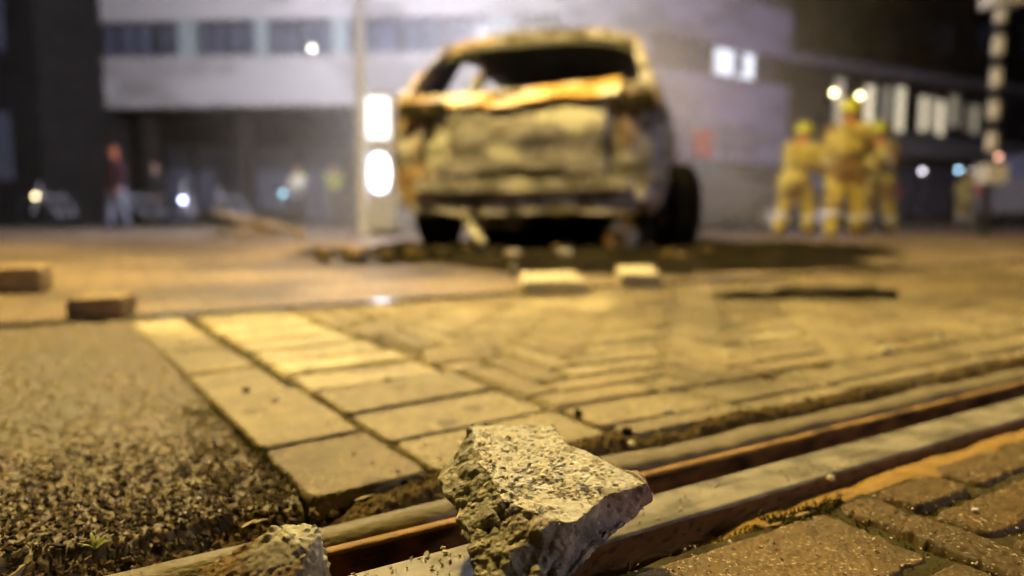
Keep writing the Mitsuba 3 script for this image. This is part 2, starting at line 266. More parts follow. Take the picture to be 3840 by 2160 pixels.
# bricks cut at the borders of the field
cut = []
for a, b, l, w in cells:
    a1, b1 = max(a, 0.476 - (b - 0.6) * 0.083), max(b, 0.702); a2, b2 = min(a + l, 4.4), min(b + w, 1.832)
    if a2 - a1 > 0.02 and b2 - b1 > 0.02: cut.append((a1, b1, a2 - a1, b2 - b1))
cells = cut
cells.sort(key=lambda c: math.hypot(c[0] + 0.1, c[1]))
ms, uvs = [], []
for q, (a, b, l, w) in enumerate(cells):
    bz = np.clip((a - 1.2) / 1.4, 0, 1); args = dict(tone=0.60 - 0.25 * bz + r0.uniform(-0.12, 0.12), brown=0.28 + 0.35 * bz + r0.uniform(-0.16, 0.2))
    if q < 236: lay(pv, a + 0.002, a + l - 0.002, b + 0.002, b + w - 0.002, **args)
    else:
        m_, u_, _ = paver(pv, a + 0.002, a + l - 0.002, b + 0.002, b + w - 0.002, **args); ms.append(m_); uvs.append(u_)
if ms: part(pv, 'far_paver', cat(ms), 'm_paver', uv=np.vstack(uvs), kind='stuff')
# pavement in the foreground: the big paver, then narrow clinkers
for u0, u1, n0, n1 in ((0.285, 0.497, 0.252, 0.345), (0.508, 0.555, 0.140, 0.342), (0.563, 0.653, 0.302, 0.344), (0.563, 0.760, 0.246, 0.294), (0.663, 0.865, 0.304, 0.352), (0.770, 0.965, 0.250, 0.297),
                       (0.563, 0.760, 0.190, 0.239), (0.872, 1.075, 0.304, 0.350), (0.975, 1.175, 0.252, 0.297), (1.085, 1.285, 0.303, 0.350), (0.770, 0.970, 0.196, 0.242), (1.185, 1.385, 0.252, 0.296),
                       (0.285, 0.497, 0.142, 0.240), (1.295, 1.495, 0.302, 0.350), (0.185, 0.277, 0.10, 0.30), (0.980, 1.18, 0.198, 0.244), (1.50, 1.70, 0.302, 0.35), (1.39, 1.59, 0.252, 0.296)):
    big = n1 - n0 > 0.09 and u0 < 0.5
    lay(fp, u0, u1, n0, n1, tone=0.0 if big else -0.1, brown=0.95 if big else 1.15, fine=u0 < 1.0)

# ---------------------------------------------------------------- asphalt with loose aggregate
edge = lambda N: 0.126 - (N - 0.6) * 0.095 + 0.010 * (fb(N * 18, 0, 2, 3, 2) - 0.5)
asz = lambda U, N: -0.0095 + 0.006 * (fb(U * 22, N * 22, 0, 3) - 0.5) + 0.006 * fb(U * 130, N * 130, 0, 3) - 0.03 * np.clip((0.585 + 0.03 * (fb(U * 9, 0, 0, 3, 9) - 0.5) - N) / 0.03, 0, 1)
us, ns = np.linspace(0, 1, 420), np.concatenate([np.linspace(0.548, 1.0, 260), np.linspace(1.02, 1.832, 60)])
Q, N = np.meshgrid(us, ns, indexing='ij'); U = -2.2 + (edge(N) + 2.2) * Q ** 0.5
asp = struct('asphalt', tm(W(U, N, asz(U, N) + np.where(N > 1.2, 0.006, 0.006 * np.clip((N - 0.95) / 0.35, 0, 1)))[..., :].reshape(-1, 3), grid_faces(*Q.shape)), 'm_asphalt', 'worn asphalt with exposed aggregate between the rails', True)
r = RS(5)
def chip(i):
    q = RS(500 + i).normal(size=(9, 3)); q /= np.linalg.norm(q, axis=1, keepdims=True); return from_mani(hullpts(q * RS(900 + i).uniform(0.7, 1.1, (9, 1)) * [1.12, 0.95, 0.85]))
tmpl = [chip(i) for i in range(24)]
def scatter(n, dist, seed, reach):
    q = RS(seed).uniform([-1.2, 0.548], [0.135, 1.75], (n, 2)); q = q[RS(seed + 1).uniform(0, 1, len(q)) < np.clip(1.25 - (q[:, 1] - 0.55) * reach, 0.10, 1)]
    w = W(q[:, 0], q[:, 1]); q = q[(np.abs(w[:, 0]) < 0.80 * w[:, 1] + 0.04) & (q[:, 0] < edge(q[:, 1]) - 0.002)]
    if dist:
        keep, tree = np.ones(len(q), bool), cKDTree(q)
        for i in range(len(q)):
            if keep[i]:
                for j in tree.query_ball_point(q[i], dist):
                    if j > i: keep[j] = False
        q = q[keep]
    return q
V, F, UV = [], [], []; o = 0
for q, s0, s1, zo in ((scatter(90000, 0.0050, 5, 1.0), 0.0020, 0.0050, 0.0010), (scatter(50000, 0, 15, 1.2), 0.0009, 0.0024, 0.0030)):
    for u, n in q:
        t = tmpl[r.randint(24)]; sc = r.uniform(s0, s1) * (1.35 if r.rand() < 0.06 else 1); a = r.uniform(0, 6.28)
        v = np.asarray(t.vertices) * sc; ca, sa = math.cos(a), math.sin(a); tl = r.uniform(-0.3, 0.3, 2)
        vu, vn = ca * v[:, 0] - sa * v[:, 1], sa * v[:, 0] + ca * v[:, 1]
        z = zo - 0.0085 * np.clip((n - 0.66) / 0.42 + r.uniform(-0.25, 0.25), 0, 1.2) + v[:, 2] * r.uniform(0.6, 1.0) + tl[0] * vu + tl[1] * vn
        V.append(np.stack([u + vu, n + vn, z], -1)); F.append(np.asarray(t.faces) + o); o += len(v); UV.append(np.tile(r.rand(2), (len(v), 1)))
V = np.vstack(V); V = W(V[:, 0], V[:, 1], V[:, 2] + asz(V[:, 0], V[:, 1])); V = [V]
part(asp, 'aggregate', tm(np.vstack(V), np.vstack(F)), 'm_stone', uv=np.vstack(UV), kind='stuff', label='dark angular aggregate chips bedded in the asphalt')
# dirt in the gap between the rail seal and the asphalt and pavers
struct('dirt', field(-0.9, 1.6, 0.486, 0.575, 0.0016, 0.0014, lambda U, N: -0.034 + 0.022 * np.clip((N - 0.535) / 0.02, 0, 1) * np.clip((U - 0.12) / 0.1, 0.0, 1) + 0.014 * fb(U * 60, N * 60, 0, 4, 1) + 0.009 * (fb(U * 260, N * 260, 0, 3, 2) - 0.3) + 0.012 * np.clip(fb(U * 7, N * 3, 1, 3, 4) - 0.5, 0, 1) * 2), 'm_soil', 'crumbled dirt in the gap beside the rail seal', True)
cl = []
for i in range(1500):
    u, n = (r.uniform(-0.7, 0.9), r.uniform(0.532, 0.580)) if i < 900 else (r.normal(-0.235, 0.024), r.normal(0.553, 0.009))
    z = r.uniform(-0.026, -0.010) if i < 900 else r.uniform(-0.018, 0.0)
    cl.append(xf(tmpl[r.randint(24)], W(u, n, z), r.uniform(0, 6), r.uniform(0.0014, 0.0055)))
solid('dirt_clods', cat(cl), 'm_soil', 'brown dirt clods crumbling beside the rubber rail seal', 'dirt'); labels['dirt_clods'] = {'label': 'brown dirt clods crumbling beside the rubber rail seal', 'category': 'dirt', 'kind': 'stuff'}
# orange sand beside the rail head and moss
sz = lambda U, N: -0.018 + 0.016 * np.clip((U - 0.40) / 0.25, 0, 1) * np.clip(1.15 - (N - 0.345) / 0.05, 0, 1) + 0.010 * (fb(U * 22, N * 40, 0, 4, 7) - 0.5) - 0.02 * np.clip(0.44 - U, 0, 0.3) / 0.3
struct('sand', field(0.0, 4.0, 0.336, 0.3885, 0.004, 0.002, sz), 'm_sand', 'orange bedding sand washed out beside the rail head', True)
mo = []
for i in range(2600):
    if i < 1500:
        u, n = r.uniform(0.27, 0.53), 0.350 + abs(r.normal(0, 0.010)); z = float(sz(np.array(u), np.array(n))) + 0.004 if u < 0.44 else -0.004
        if u > 0.45: n = r.normal(0.349, 0.004)
    elif i < 2000:
        n = r.uniform(0.60, 0.83); u = float(edge(np.array(n))) + r.normal(0.004, 0.004); z = -0.004
    else:
        k = r.randint(4); u, n = [(r.uniform(0.30, 0.50), r.normal(0.2465, 0.003)), (r.normal(0.502, 0.003), r.uniform(0.15, 0.35)), (r.uniform(0.56, 0.9), r.normal(0.2985, 0.002)), (r.uniform(0.56, 0.9), r.normal(0.2425, 0.002))][k]; z = -0.007
    a = r.uniform(0, 6.28); L = r.uniform(0.002, 0.0055); w = 0.0011; c, s = math.cos(a), math.sin(a)
    b = W(u, n, z); mo.append(np.array([b + [-s * w, c * w, 0], b + [s * w, -c * w, 0], b + [c * L * 0.5, s * L * 0.5, L]]))
mv = np.vstack(mo)
put('moss', tm(mv, np.arange(len(mv)).reshape(-1, 3)), 'm_moss'); labels['moss'] = {'label': 'green brown moss growing in the paver joints', 'category': 'moss', 'kind': 'stuff'}

# ---------------------------------------------------------------- tram rails
def extrude(prof, u0, u1, m=60, wav=0.0, seed=0, closed=False):
    prof = np.asarray(prof, float); us = np.linspace(u0, u1, m); k = len(prof)
    P = np.repeat(prof[None], m, 0)
    if wav: P = P + wav * np.stack([fb(us[:, None] * 9, prof[None, :, 0] * 0 + 0.1, seed, 3, seed) - 0.5, 0.6 * (fb(us[:, None] * 14, prof[None, :, 0] * 20, seed + 5, 3, seed) - 0.5)], -1)
    v = W(np.repeat(us[:, None], k, 1), P[..., 0], P[..., 1]).reshape(-1, 3); return tm(v, grid_faces(m, k))
def arc(c0, c1, r, a0, a1, k=6): return [(c0 + r * math.cos(math.radians(a)), c1 + r * math.sin(math.radians(a))) for a in np.linspace(a0, a1, k)]
def rail(off, sign, label, seal=True):
    k = thing('tram_rail', label, 'tram rail', 'tram rails crossing the street')
    f = lambda pr: [(off + sign * a, z) for a, z in pr]
    part(k, 'head', extrude(f([(-0.0515, -0.003)] + arc(-0.0485, -0.003, 0.003, 180, 90, 4) + arc(-0.007, -0.0065, 0.0065, 90, 10, 6)), -3.5, 60, 200), 'm_railtop' if seal else 'm_railshine', 40, label='worn grey steel running surface of the rail')
    part(k, 'web', extrude(f([(-0.0512, -0.07), (-0.0512, -0.0028)]), -3.5, 60, 40), 'm_rust')
    part(k, 'groove', extrude(f([(-0.0004, -0.0055), (0.0005, -0.040), (0.006, -0.045), (0.032, -0.045), (0.037, -0.040), (0.0388, -0.006)]), -3.5, 60, 160), 'm_groove', 40)
    part(k, 'lip', extrude(f([(0.0388, -0.0062), (0.0395, -0.004), (0.0415, -0.003), (0.047, -0.003), (0.0495, -0.005), (0.050, -0.07)]), -3.5, 8, 900, 0.0016, 3), 'm_lip', True, label='rusty orange guard lip of the rail')
    if seal:
        part(k, 'rubber_seal', extrude(f(arc(0.079, -0.020, 0.0175, 200, -20, 14)), -3.0, 0.36, 300, 0.006, 8), 'm_rubber', True, label='rounded grey rubber seal strip beside the rail')
        part(k, 'rubber_seal', extrude(f([(0.062, -0.05), (0.062, -0.010), (0.066, -0.0045), (0.075, -0.003), (0.088, -0.003), (0.098, -0.0045), (0.105, -0.009), (0.108, -0.05)]), 0.30, 6, 700, 0.013, 21), 'm_rubber', True, label='cracked bitumen joint filler along the far side of the rail')
    return k
rail(0.440, 1, 'grooved tram rail running under the concrete chunk in the foreground')
rail(1.877, -1, 'shiny second tram rail farther out across the pavers', False)
struct('track_edge', extrude([(1.838, -0.004), (1.80, -0.05)], -3.5, 60, 8), 'm_soil', 'dirt strip in front of the second rail')
struct('track_margin', extrude([(1.929, -0.006), (1.965, -0.0045)], -60, 60, 8), 'm_joint', 'dirt strip behind the second rail')

# ---------------------------------------------------------------- the concrete chunk (in focus)
def z2(x, y): return 1300 + x * 0.5244, 1400 + y * 0.5244
KT = 0.16
def top_pt(x, y):
    v = cam_ray(*z2(x, y)); t = (CAM_H - 0.060 + 0.4 * KT) / (KT * v[1] - v[2]); return v * t + [0, 0, CAM_H]
TOP = [(895, 378), (1030, 366), (1250, 370), (1480, 372), (1520, 430), (1580, 510), (1720, 555), (1850, 625), (2010, 705), (2145, 785), (2000, 832), (1900, 865), (1800, 905), (1740, 980), (1640, 1058), (1560, 1066), (1440, 1032), (1290, 972), (1110, 908), (1070, 810), (1020, 712), (945, 640), (968, 590), (903, 530), (925, 450)]
MID = [(790, 560, .52), (1030, 420, .55), (1250, 420, .56), (1500, 420, .55), (1560, 480, .53), (1620, 560, .52), (1760, 610, .51), (1890, 660, .50), (2060, 740, .485), (2178, 885, .450), (2120, 960, .440), (2020, 1045, .430), (1900, 1100, .420), (1830, 1170, .408), (1690, 1270, .395), (1555, 1320, .386), (1370, 1330, .385), (1150, 1290, .392), (868, 1120, .415), (815, 1030, .430), (750, 935, .442), (690, 855, .452), (662, 800, .462), (648, 750, .475), (690, 660, .497)]
BOT = [(950, 780, .50), (1050, 700, .52), (1250, 700, .52), (1480, 720, .51), (1540, 760, .50), (1600, 800, .495), (1700, 840, .485), (1790, 880, .478), (1880, 920, .465), (1990, 1040, .440), (1960, 1090, .428), (1880, 1150, .415), (1790, 1230, .402), (1690, 1330, .390), (1590, 1450, .379), (1500, 1540, .372), (1350, 1560, .372), (1120, 1530, .378), (905, 1430, .395), (890, 1290, .408), (860, 1170, .420), (810, 1060, .432), (790, 1000, .442), (790, 960, .452), (850, 880, .472)]
def rock_mesh():
    t = np.array([top_pt(*p) for p in TOP]); m = np.array([at_depth(*z2(a, b), d) for a, b, d in MID]); b = np.array([at_depth(*z2(a, b_), d) for a, b_, d in BOT])
    k = len(t); v = np.vstack([t, m, b, b.mean(0)[None] - [0, 0, 0.0]]); f = []
    tri = trimesh.creation.triangulate_polygon(__import__('shapely').Polygon(t[:, :2]), engine='earcut')
    tv, tf = tri; idx = cKDTree(t[:, :2]).query(np.asarray(tv)[:, :2])[1]
    for a in tf:
        a = idx[a]; n = np.cross(t[a[1]] - t[a[0]], t[a[2]] - t[a[0]]); f.append(a if n[2] > 0 else a[::-1])
    nt = len(f)
    for L in (0, k):
        for i in range(k):
            j = (i + 1) % k; f += [[L + i, L + j, L + k + j], [L + i, L + k + j, L + k + i]]
    for i in range(k): f.append([2 * k + i, 2 * k + (i + 1) % k, 3 * k])
    mesh = tm(v, f)
    if mesh.volume < 0: mesh.invert()
    face_top = np.zeros(len(f)); face_top[:nt] = 1
    for _ in range(9):                                  # split long edges only
        L = mesh.edges_unique_length
        if L.max() < 0.0012: break
        vv, ff, ix = trimesh.remesh.subdivide(mesh.vertices, mesh.faces, return_index=True) if False else (None, None, None)
        break
    vv, ff, ix = trimesh.remesh.subdivide_to_size(mesh.vertices, mesh.faces, 0.00105, max_iter=16, return_index=True)
    mesh = trimesh.Trimesh(vv, ff, process=False); ft = face_top[ix]
    mesh.merge_vertices(merge_norm=True, merge_tex=True)
    ff = np.asarray(mesh.faces); vv = np.asarray(mesh.vertices).copy()
    vt, vc = np.zeros(len(vv)), np.zeros(len(vv))
    for c in range(3): np.add.at(vt, ff[:, c], ft); np.add.at(vc, ff[:, c], 1)
    vt = vt / np.maximum(vc, 1)
    nrm = np.zeros_like(vv); fn = np.cross(vv[ff[:, 1]] - vv[ff[:, 0]], vv[ff[:, 2]] - vv[ff[:, 0]])
    for c in range(3): np.add.at(nrm, ff[:, c], fn)
    nrm /= np.linalg.norm(nrm, axis=1, keepdims=True) + 1e-12
    F = lambda s, o=4, sd=0: meshkit.fbm(vv * s + 50, o, sd)
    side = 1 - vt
    d_side = 0.011 * (F(38, 2, 1) - 0.5) + 0.0075 * (np.abs(F(58, 3, 2) - 0.5) * 2 - 0.25) + 0.0026 * (F(330, 4, 3) - 0.5)
    pit = np.clip(F(330, 4, 6) - 0.55, 0, 1) * np.clip(F(45, 2, 7) * 2.6 - 1.0, 0, 1)
    d_top = 0.0020 * (F(60, 4, 4) - 0.5) + 0.0010 * (F(480, 2, 5) - 0.5) - 0.011 * np.clip(pit, 0, 0.12) - 0.0006 * np.clip(F(620, 2, 31) - 0.55, 0, 1) * 4
    rr = RS(8); q = rr.choice(len(vv), 520, replace=False); cen = vv[q]; rad = rr.uniform(0.0008, 0.0020, len(q)) * np.where(rr.rand(len(q)) < 0.16, 2.3, 1)
    dist, wi = cKDTree(cen).query(vv, 6); rel = (dist / rad[wi]).min(1); wi = wi[np.arange(len(vv)), (dist / rad[wi]).argmin(1)]
    agg = np.clip(1.25 - rel, 0, 1) * 2; agg = np.clip(agg, 0, 1)
    d = side * d_side + vt * d_top + agg * 0.0006
    out = vv + nrm * d[:, None]
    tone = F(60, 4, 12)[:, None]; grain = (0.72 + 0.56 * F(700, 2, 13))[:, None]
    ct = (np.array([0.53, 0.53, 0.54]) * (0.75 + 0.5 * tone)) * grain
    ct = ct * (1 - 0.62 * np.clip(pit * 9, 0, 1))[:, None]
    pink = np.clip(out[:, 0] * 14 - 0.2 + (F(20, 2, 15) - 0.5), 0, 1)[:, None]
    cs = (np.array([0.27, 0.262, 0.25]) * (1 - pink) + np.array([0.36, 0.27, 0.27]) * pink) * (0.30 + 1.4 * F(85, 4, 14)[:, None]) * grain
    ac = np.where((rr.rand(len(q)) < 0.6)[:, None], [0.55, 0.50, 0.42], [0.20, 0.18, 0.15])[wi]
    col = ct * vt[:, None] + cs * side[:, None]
    col = col * (1 - 0.75 * agg[:, None]) + ac * 0.75 * agg[:, None]
    fl = np.clip(F(900, 2, 41) * 4 - 2.6, 0, 1)[:, None]; col = col * (1 - 0.45 * fl * side[:, None]) + 0.45 * fl * side[:, None] * 0.62
    col = col * (1 - 0.28 * np.clip(F(760, 2, 43) * 4 - 2.5, 0, 1))[:, None]
    return tm(out, ff), np.clip(col, 0.01, 0.85)
rm, rc = rock_mesh()
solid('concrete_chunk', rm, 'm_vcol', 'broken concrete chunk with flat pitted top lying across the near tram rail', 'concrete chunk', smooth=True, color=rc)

def stone_mesh():
    z6 = lambda x, y: (700 + x * 0.2717, 1850 + y * 0.2717)
    P = [(1250, 430, .425), (1600, 405, .425), (1700, 450, .424), (1805, 395, .423), (1815, 560, .415), (1660, 830, .396), (1500, 960, .392), (1850, 770, .420), (1985, 1150, .425), (1990, 1420, .415), (1700, 1500, .385), (1450, 560, .408), (1020, 660, .425), (590, 920, .423), (330, 1000, .420), (140, 1140, .418), (-150, 1450, .40), (300, 1500, .385), (900, 1480, .380), (860, 830, .405), (1300, 1350, .375), (1600, 600, .45), (600, 1000, .46), (1700, 1000, .47), (300, 1300, .46)]
    pts = np.array([at_depth(*z6(a, b), d) for a, b, d in P])
    M = hullpts(pts); m = from_mani(M.refine_to_length(0.0013)); v = np.asarray(m.vertices); n = np.asarray(m.vertex_normals)
    f = lambda s, o, sd: meshkit.fbm(v * s + 30, o, sd)
    cap = at_depth(*z6(1560, 600), .415)
    w = np.clip(1.5 - np.linalg.norm((v - cap) * [1, 1, 0.8], axis=1) / 0.022 + (f(80, 3, 5) - 0.5) * 1.2, 0, 1)
    w2 = np.clip(1.6 - np.linalg.norm((v - at_depth(*z6(1080, 880), .40)) * [0.7, 1, 1.5], axis=1) / 0.012, 0, 1)
    d = 0.008 * (f(55, 3, 1) - 0.5) + 0.006 * (np.abs(f(130, 3, 2) - 0.5) * 2 - 0.3) * (1 - w2) + 0.002 * (f(420, 2, 3) - 0.5)
    v2 = v + n * d[:, None]
    c = np.array([0.14, 0.095, 0.045]) * (0.45 + 1.1 * f(110, 4, 8))[:, None]
    c = c * (1 - w[:, None]) + np.array([0.40, 0.40, 0.37]) * w[:, None] * (0.6 + 0.8 * f(300, 3, 4))[:, None]
    c = c * (1 - w2[:, None]) + np.array([0.22, 0.20, 0.19]) * w2[:, None]
    return tm(v2, m.faces), np.clip(c, 0.01, 0.8)
sm_, sc_ = stone_mesh()
solid('flint_stone', sm_, 'm_vcol', 'brown flint stone with pale chalky crust left of the concrete chunk', 'stone', smooth=True, color=sc_)

# ---------------------------------------------------------------- small things lying about
def px(x, y, z=0.0): return on_ground(x * 1.4907, y * 1.4907, z)     # 2576-wide preview pixels
small = [((620, 985), 0.0055, 'm_char', 'dark crumb in the joint near the asphalt edge'), ((692, 1014), 0.0045, 'm_char', 'dark crumb on the grey paver beside the asphalt'),
         ((705, 1005), 0.004, 'm_white', 'white grit beside the dark crumb on the grey paver'), ((975, 960), 0.0055, 'm_char', 'dark crumb in a joint of the bright paver column'),
         ((1455, 1043), 0.0055, 'm_char', 'dark crumb on the pavers behind the concrete chunk'), ((1578, 1092), 0.007, 'm_char', 'dark clod in the joint right behind the concrete chunk'),
         ((1680, 1037), 0.0045, 'm_white', 'white pebble on the clinkers right behind the concrete chunk'), ((1588, 1120), 0.004, 'm_white', 'white pebble on the bitumen filler behind the concrete chunk'),
         ((2090, 1206), 0.0035, 'm_white', 'white pebble on the orange sand beside the rail'), ((2366, 852), 0.008, 'm_white', 'white pebble on the far clinkers at right'),
         ((2230, 885), 0.009, 'm_white', 'pale lump on the clinkers at right'), ((1925, 945), 0.0145, 'm_soil', 'small flat dark crumb in the clinkers at right'), ((2060, 920), 0.0145, 'm_soil', 'brown black crumb farther along the clinkers at right'),
         ((2453, 1288), 0.003, 'm_white', 'white grit between the narrow foreground clinkers'), ((1160, 1120), 0.0035, 'm_white', 'white grit left of the concrete chunk on the pavers')]
for i, (p, s, m, l) in enumerate(small):
    solid('pebble', xf(blob(i + 3, s, 0.75 if s < 0.014 else 0.25, 2, 0.6), px(*p) + [0, 0, s * (0.4 if s < 0.014 else 0.1)]), m, l, 'pebble', 'grit and pebbles on the paving', smooth=40)
gr = []
for i in range(2600):
    if i < 1500: u, n = r.uniform(-0.1, 2.2), r.uniform(0.58, 1.8)
    elif i < 2200: u, n = r.uniform(0.28, 1.2), r.uniform(0.15, 0.35)
    else: u, n = r.uniform(-0.3, 1.5), r.uniform(0.39, 0.43)
    sc = r.uniform(0.0006, 0.0017) * (1 + (i < 1500) * 0.7); gr.append(xf(tmpl[r.randint(24)], W(u, n, sc * 0.5 + 0.0006), r.uniform(0, 6), sc))
for i in range(240):
    u, n = r.normal(0.20, 0.10), r.uniform(0.392, 0.436)
    if i > 120: u, n = r.normal(0.30, 0.12), r.choice([r.uniform(0.575, 0.66), r.uniform(0.25, 0.34)])
    sc = 0.0007 + 0.0022 * r.rand() ** 3; gr.append(xf(tmpl[r.randint(24)], W(u, n, sc * 0.5 + 0.0006), r.uniform(0, 6), sc))
put('grit', cat(gr), 'm_concrete'); labels['grit'] = {'label': 'fine pale grit scattered over the pavers and the rail', 'category': 'grit', 'kind': 'stuff'}
c = on_ground(111, 1868, 0.004)
solid('glass_bead', xf(blob(77, 0.0045, 0.8, 2, 0.5), c + [0, 0, 0.002]), 'm_glass', 'clear broken glass crumb on the asphalt at left', 'glass')
def blade(base, a, L, w, up): 
    d = np.array([math.cos(a), math.sin(a), 0]); s = np.array([-math.sin(a), math.cos(a), 0]) * w
    P = [base + d * L * t + [0, 0, up * L * (t - 0.5 * t * t)] for t in (0, 0.35, 0.7, 1.0)]; V = []
    for q, ww in zip(P, (0.4, 1, 0.7, 0.05)): V += [q - s * ww, q + s * ww + [0, 0, 0.0006], q - [0, 0, 0.0005]]
    f = []
    for i in range(3):
        for j in range(3): a_, b_ = i * 3 + j, i * 3 + (j + 1) % 3; f += [[a_, b_, b_ + 3], [a_, b_ + 3, a_ + 3]]
    return tm(V, f)
k = thing('weed_sprout', 'tiny green weed sprout in the dirt beside the asphalt', 'weed')
b0 = on_ground(355, 2060, -0.004)
for i, a in enumerate((0.2, 1.1, 2.3, 3.4, 4.4, 5.4)): part(k, 'leaf', blade(b0, a, 0.011, 0.0018, 1.0 + 0.3 * (i % 3)), 'm_leaf', True)
for (x, y), a, L, l in (((2980, 1935), 0.3, 0.016, 'pale dry leaf lying beside the moss and the big paver'), ((1330, 1876), 0.5, 0.018, 'pale dry leaf in the gap above the rubber seal'), ((905, 1978), 1.0, 0.014, 'straw bit on the rubber seal left of the flint stone'), ((940, 1962), 0.4, 0.013, 'second straw bit on the rubber seal by the asphalt')):
    solid('dry_leaf', blade(on_ground(x, y, 0.001), a, L, 0.0017, 0.12), 'm_straw', l, 'leaf', 'dry leaf bits in the foreground', smooth=True)

def brick(size, pos, yaw, seed, tilt=(0, 0)):
    m = from_mani(mani(trimesh.creation.box(extents=size)).refine_to_length(min(size) * 0.3)); v = np.asarray(m.vertices); h = np.array(size) / 2
    inner = np.clip(v, -h + 0.008, h - 0.008); d = v - inner; L = np.linalg.norm(d, axis=1, keepdims=True); v = inner + d / np.maximum(L, 1e-9) * np.minimum(L, 0.008)
    v = v + 0.006 * (meshkit.fbm(v * 40 + seed * 9, 3, seed)[:, None] - 0.5) * np.sign(v)
    v[:, 2] += tilt[0] * v[:, 0] + tilt[1] * v[:, 1] + h[2]; m.vertices = v; return xf(m, pos, yaw)
LB = [((228, 803), (0.125, 0.10, 0.055), 0.15, 'm_brick', 'loose brown brick on the near side of the second rail at left'), ((5, 738), (0.20, 0.10, 0.085), 0.2, 'm_brick', 'loose brick cut by the left edge of the photo'),
      ((1392, 744), (0.20, 0.29, 0.052), 0.03, 'm_pale', 'flat pale paver lying loose in front of the burnt car'), ((1622, 724), (0.14, 0.30, 0.055), -0.1, 'm_pale', 'pale paver lying loose right of the flat one'),]
for i, (p, s, a, m, l) in enumerate(LB):
    solid('loose_brick', brick(s, px(*p) + np.array([0, s[1] / 2, -0.002]), a, i, (0.02, 0.03)), m, l, 'brick', 'loose bricks thrown about the street', smooth=40)
solid('metal_scrap', xf(brick((0.03, 0.02, 0.055), (0, 0, 0), 0.4, 9, (0.2, 0.1)), px(1292, 697)), 'm_railtop', 'small shiny metal scrap left of the flat paver', 'scrap', smooth=40)
rag = []
for i in range(9): rag.append(xf(blob(60 + i, r.uniform(0.05, 0.10), 0.22, 3, 0.9, 2.2), px(2000 + 24 * i, 752 - abs(i - 5) * 2.0) + [0, 0.04, 0.004]))
solid('charred_rag', from_mani(m3.Manifold.batch_boolean([mani(q) for q in rag], m3.OpType.Add)), 'm_char', 'crumpled charred sheet lying on the second rail at right', 'debris', smooth=True)
rag2 = [xf(blob(80 + i, r.uniform(0.06, 0.09), 0.16, 3, 0.9, 2.2), px(1850 + 30 * i, 748) + [0, 0.02, 0.0]) for i in range(4)]
solid('charred_rag', from_mani(m3.Manifold.batch_boolean([mani(q) for q in rag2], m3.OpType.Add)), 'm_ash', 'flat blackened sheet left of the crumpled charred one', 'debris', smooth=True)

# ---------------------------------------------------------------- vehicles
def loft(sections):
    M = m3.Manifold()
    for a, b in zip(sections[:-1], sections[1:]): M = M + hullpts(np.vstack([a, b]))
    return M
def ring(y, hw, zb, zt, top=None):
    s = [(-hw * 0.90, zb), (-hw, zb + 0.25 * (zt - zb)), (-hw, zb + 0.72 * (zt - zb)), (-hw * 0.94, zt)]
    return np.array([(x, y, z) for x, z in s] + [(-x, y, z) for x, z in s])
def body_sections(grow=0.0):
    g_ = grow
    low = loft([ring(0.0 - g_, 0.74 + g_, 0.36 - g_, 1.0 + g_), ring(0.10 - g_, 0.86 + g_, 0.28 - g_, 1.04 + g_), ring(0.45, 0.87 + g_, 0.25 - g_, 1.05 + g_), ring(1.0, 0.88 + g_, 0.24 - g_, 1.03 + g_), ring(2.8, 0.87 + g_, 0.24 - g_, 0.99 + g_), ring(3.5 + g_, 0.82 + g_, 0.26 - g_, 0.88 + g_), ring(3.85 + g_, 0.62 + g_, 0.34 - g_, 0.72 + g_)])
    def cab(y, hb, ht, zt):
        q = [(-hb - g_, y, 0.95), (hb + g_, y, 0.95)]
        for t in np.linspace(-1, 1, 9): q.append((t * (ht + g_), y, zt + g_ - 0.085 * abs(t) ** 3.2 * (ht > 0.6 and zt > 1.2)))
        return np.array(q)
    top = loft([cab(0.04 - g_, 0.82, 0.80, 1.05), cab(0.46 - g_ * 0.6, 0.85, 0.655, 1.545), cab(0.95, 0.86, 0.675, 1.555), cab(1.85, 0.86, 0.675, 1.53), cab(2.75 + g_, 0.84, 0.78, 1.01)])
    return low, top
def cyl_x(y, z, r_, x0, x1, n=28):
    m = trimesh.creation.cylinder(r_, abs(x1 - x0), sections=n); m.apply_transform(trimesh.transformations.rotation_matrix(math.pi / 2, (0, 1, 0))); m.apply_translation(((x0 + x1) / 2, y, z)); return m
def side_cut(pts, x0, x1):
    return hullpts([(x, y, z) for x in (x0, x1) for y, z in pts])
AX = (0.72, 3.12)
def car_shell(burnt, g0=0.0, g1=-0.035):
    low, top = body_sections(g0); li, ti = body_sections(g1)
    sh = (low + top) - (li + ti) - mani(box(-0.68, 0.68, 0.3, 3.4, 0.0, 0.5))
    for ya in AX:
        sh = sh - mani(cyl_x(ya, 0.33, 0.37, 0.55, 1.2)) - mani(cyl_x(ya, 0.33, 0.37, -1.2, -0.55))
    for sgn in (-1, 1):
        a, b = (0.5, 1.2) if sgn > 0 else (-1.2, -0.5)
        sh = sh - side_cut([(0.62, 1.08), (1.30, 1.08), (1.30, 1.48), (0.78, 1.47)], a, b) - side_cut([(1.38, 1.08), (2.35, 1.06), (1.95, 1.44), (1.38, 1.48)], a, b)
    sh = sh - hullpts([(x, yy_, z) for yy_ in (-0.3, 0.45) for x, z in ((-0.72, 1.06), (0.70, 1.10), (-0.70, 1.20), (0.67, 1.20), (-0.63, 1.44), (0.62, 1.44), (-0.50, 1.522), (0.46, 1.524))])
    sh = sh - hullpts([(-0.66, 3.2, 1.07), (0.66, 3.2, 1.07), (-0.50, 3.2, 1.50), (0.50, 3.2, 1.50), (-0.66, 2.45, 1.07), (0.66, 2.45, 1.07), (-0.50, 1.95, 1.50), (0.50, 1.95, 1.50)])
    return sh
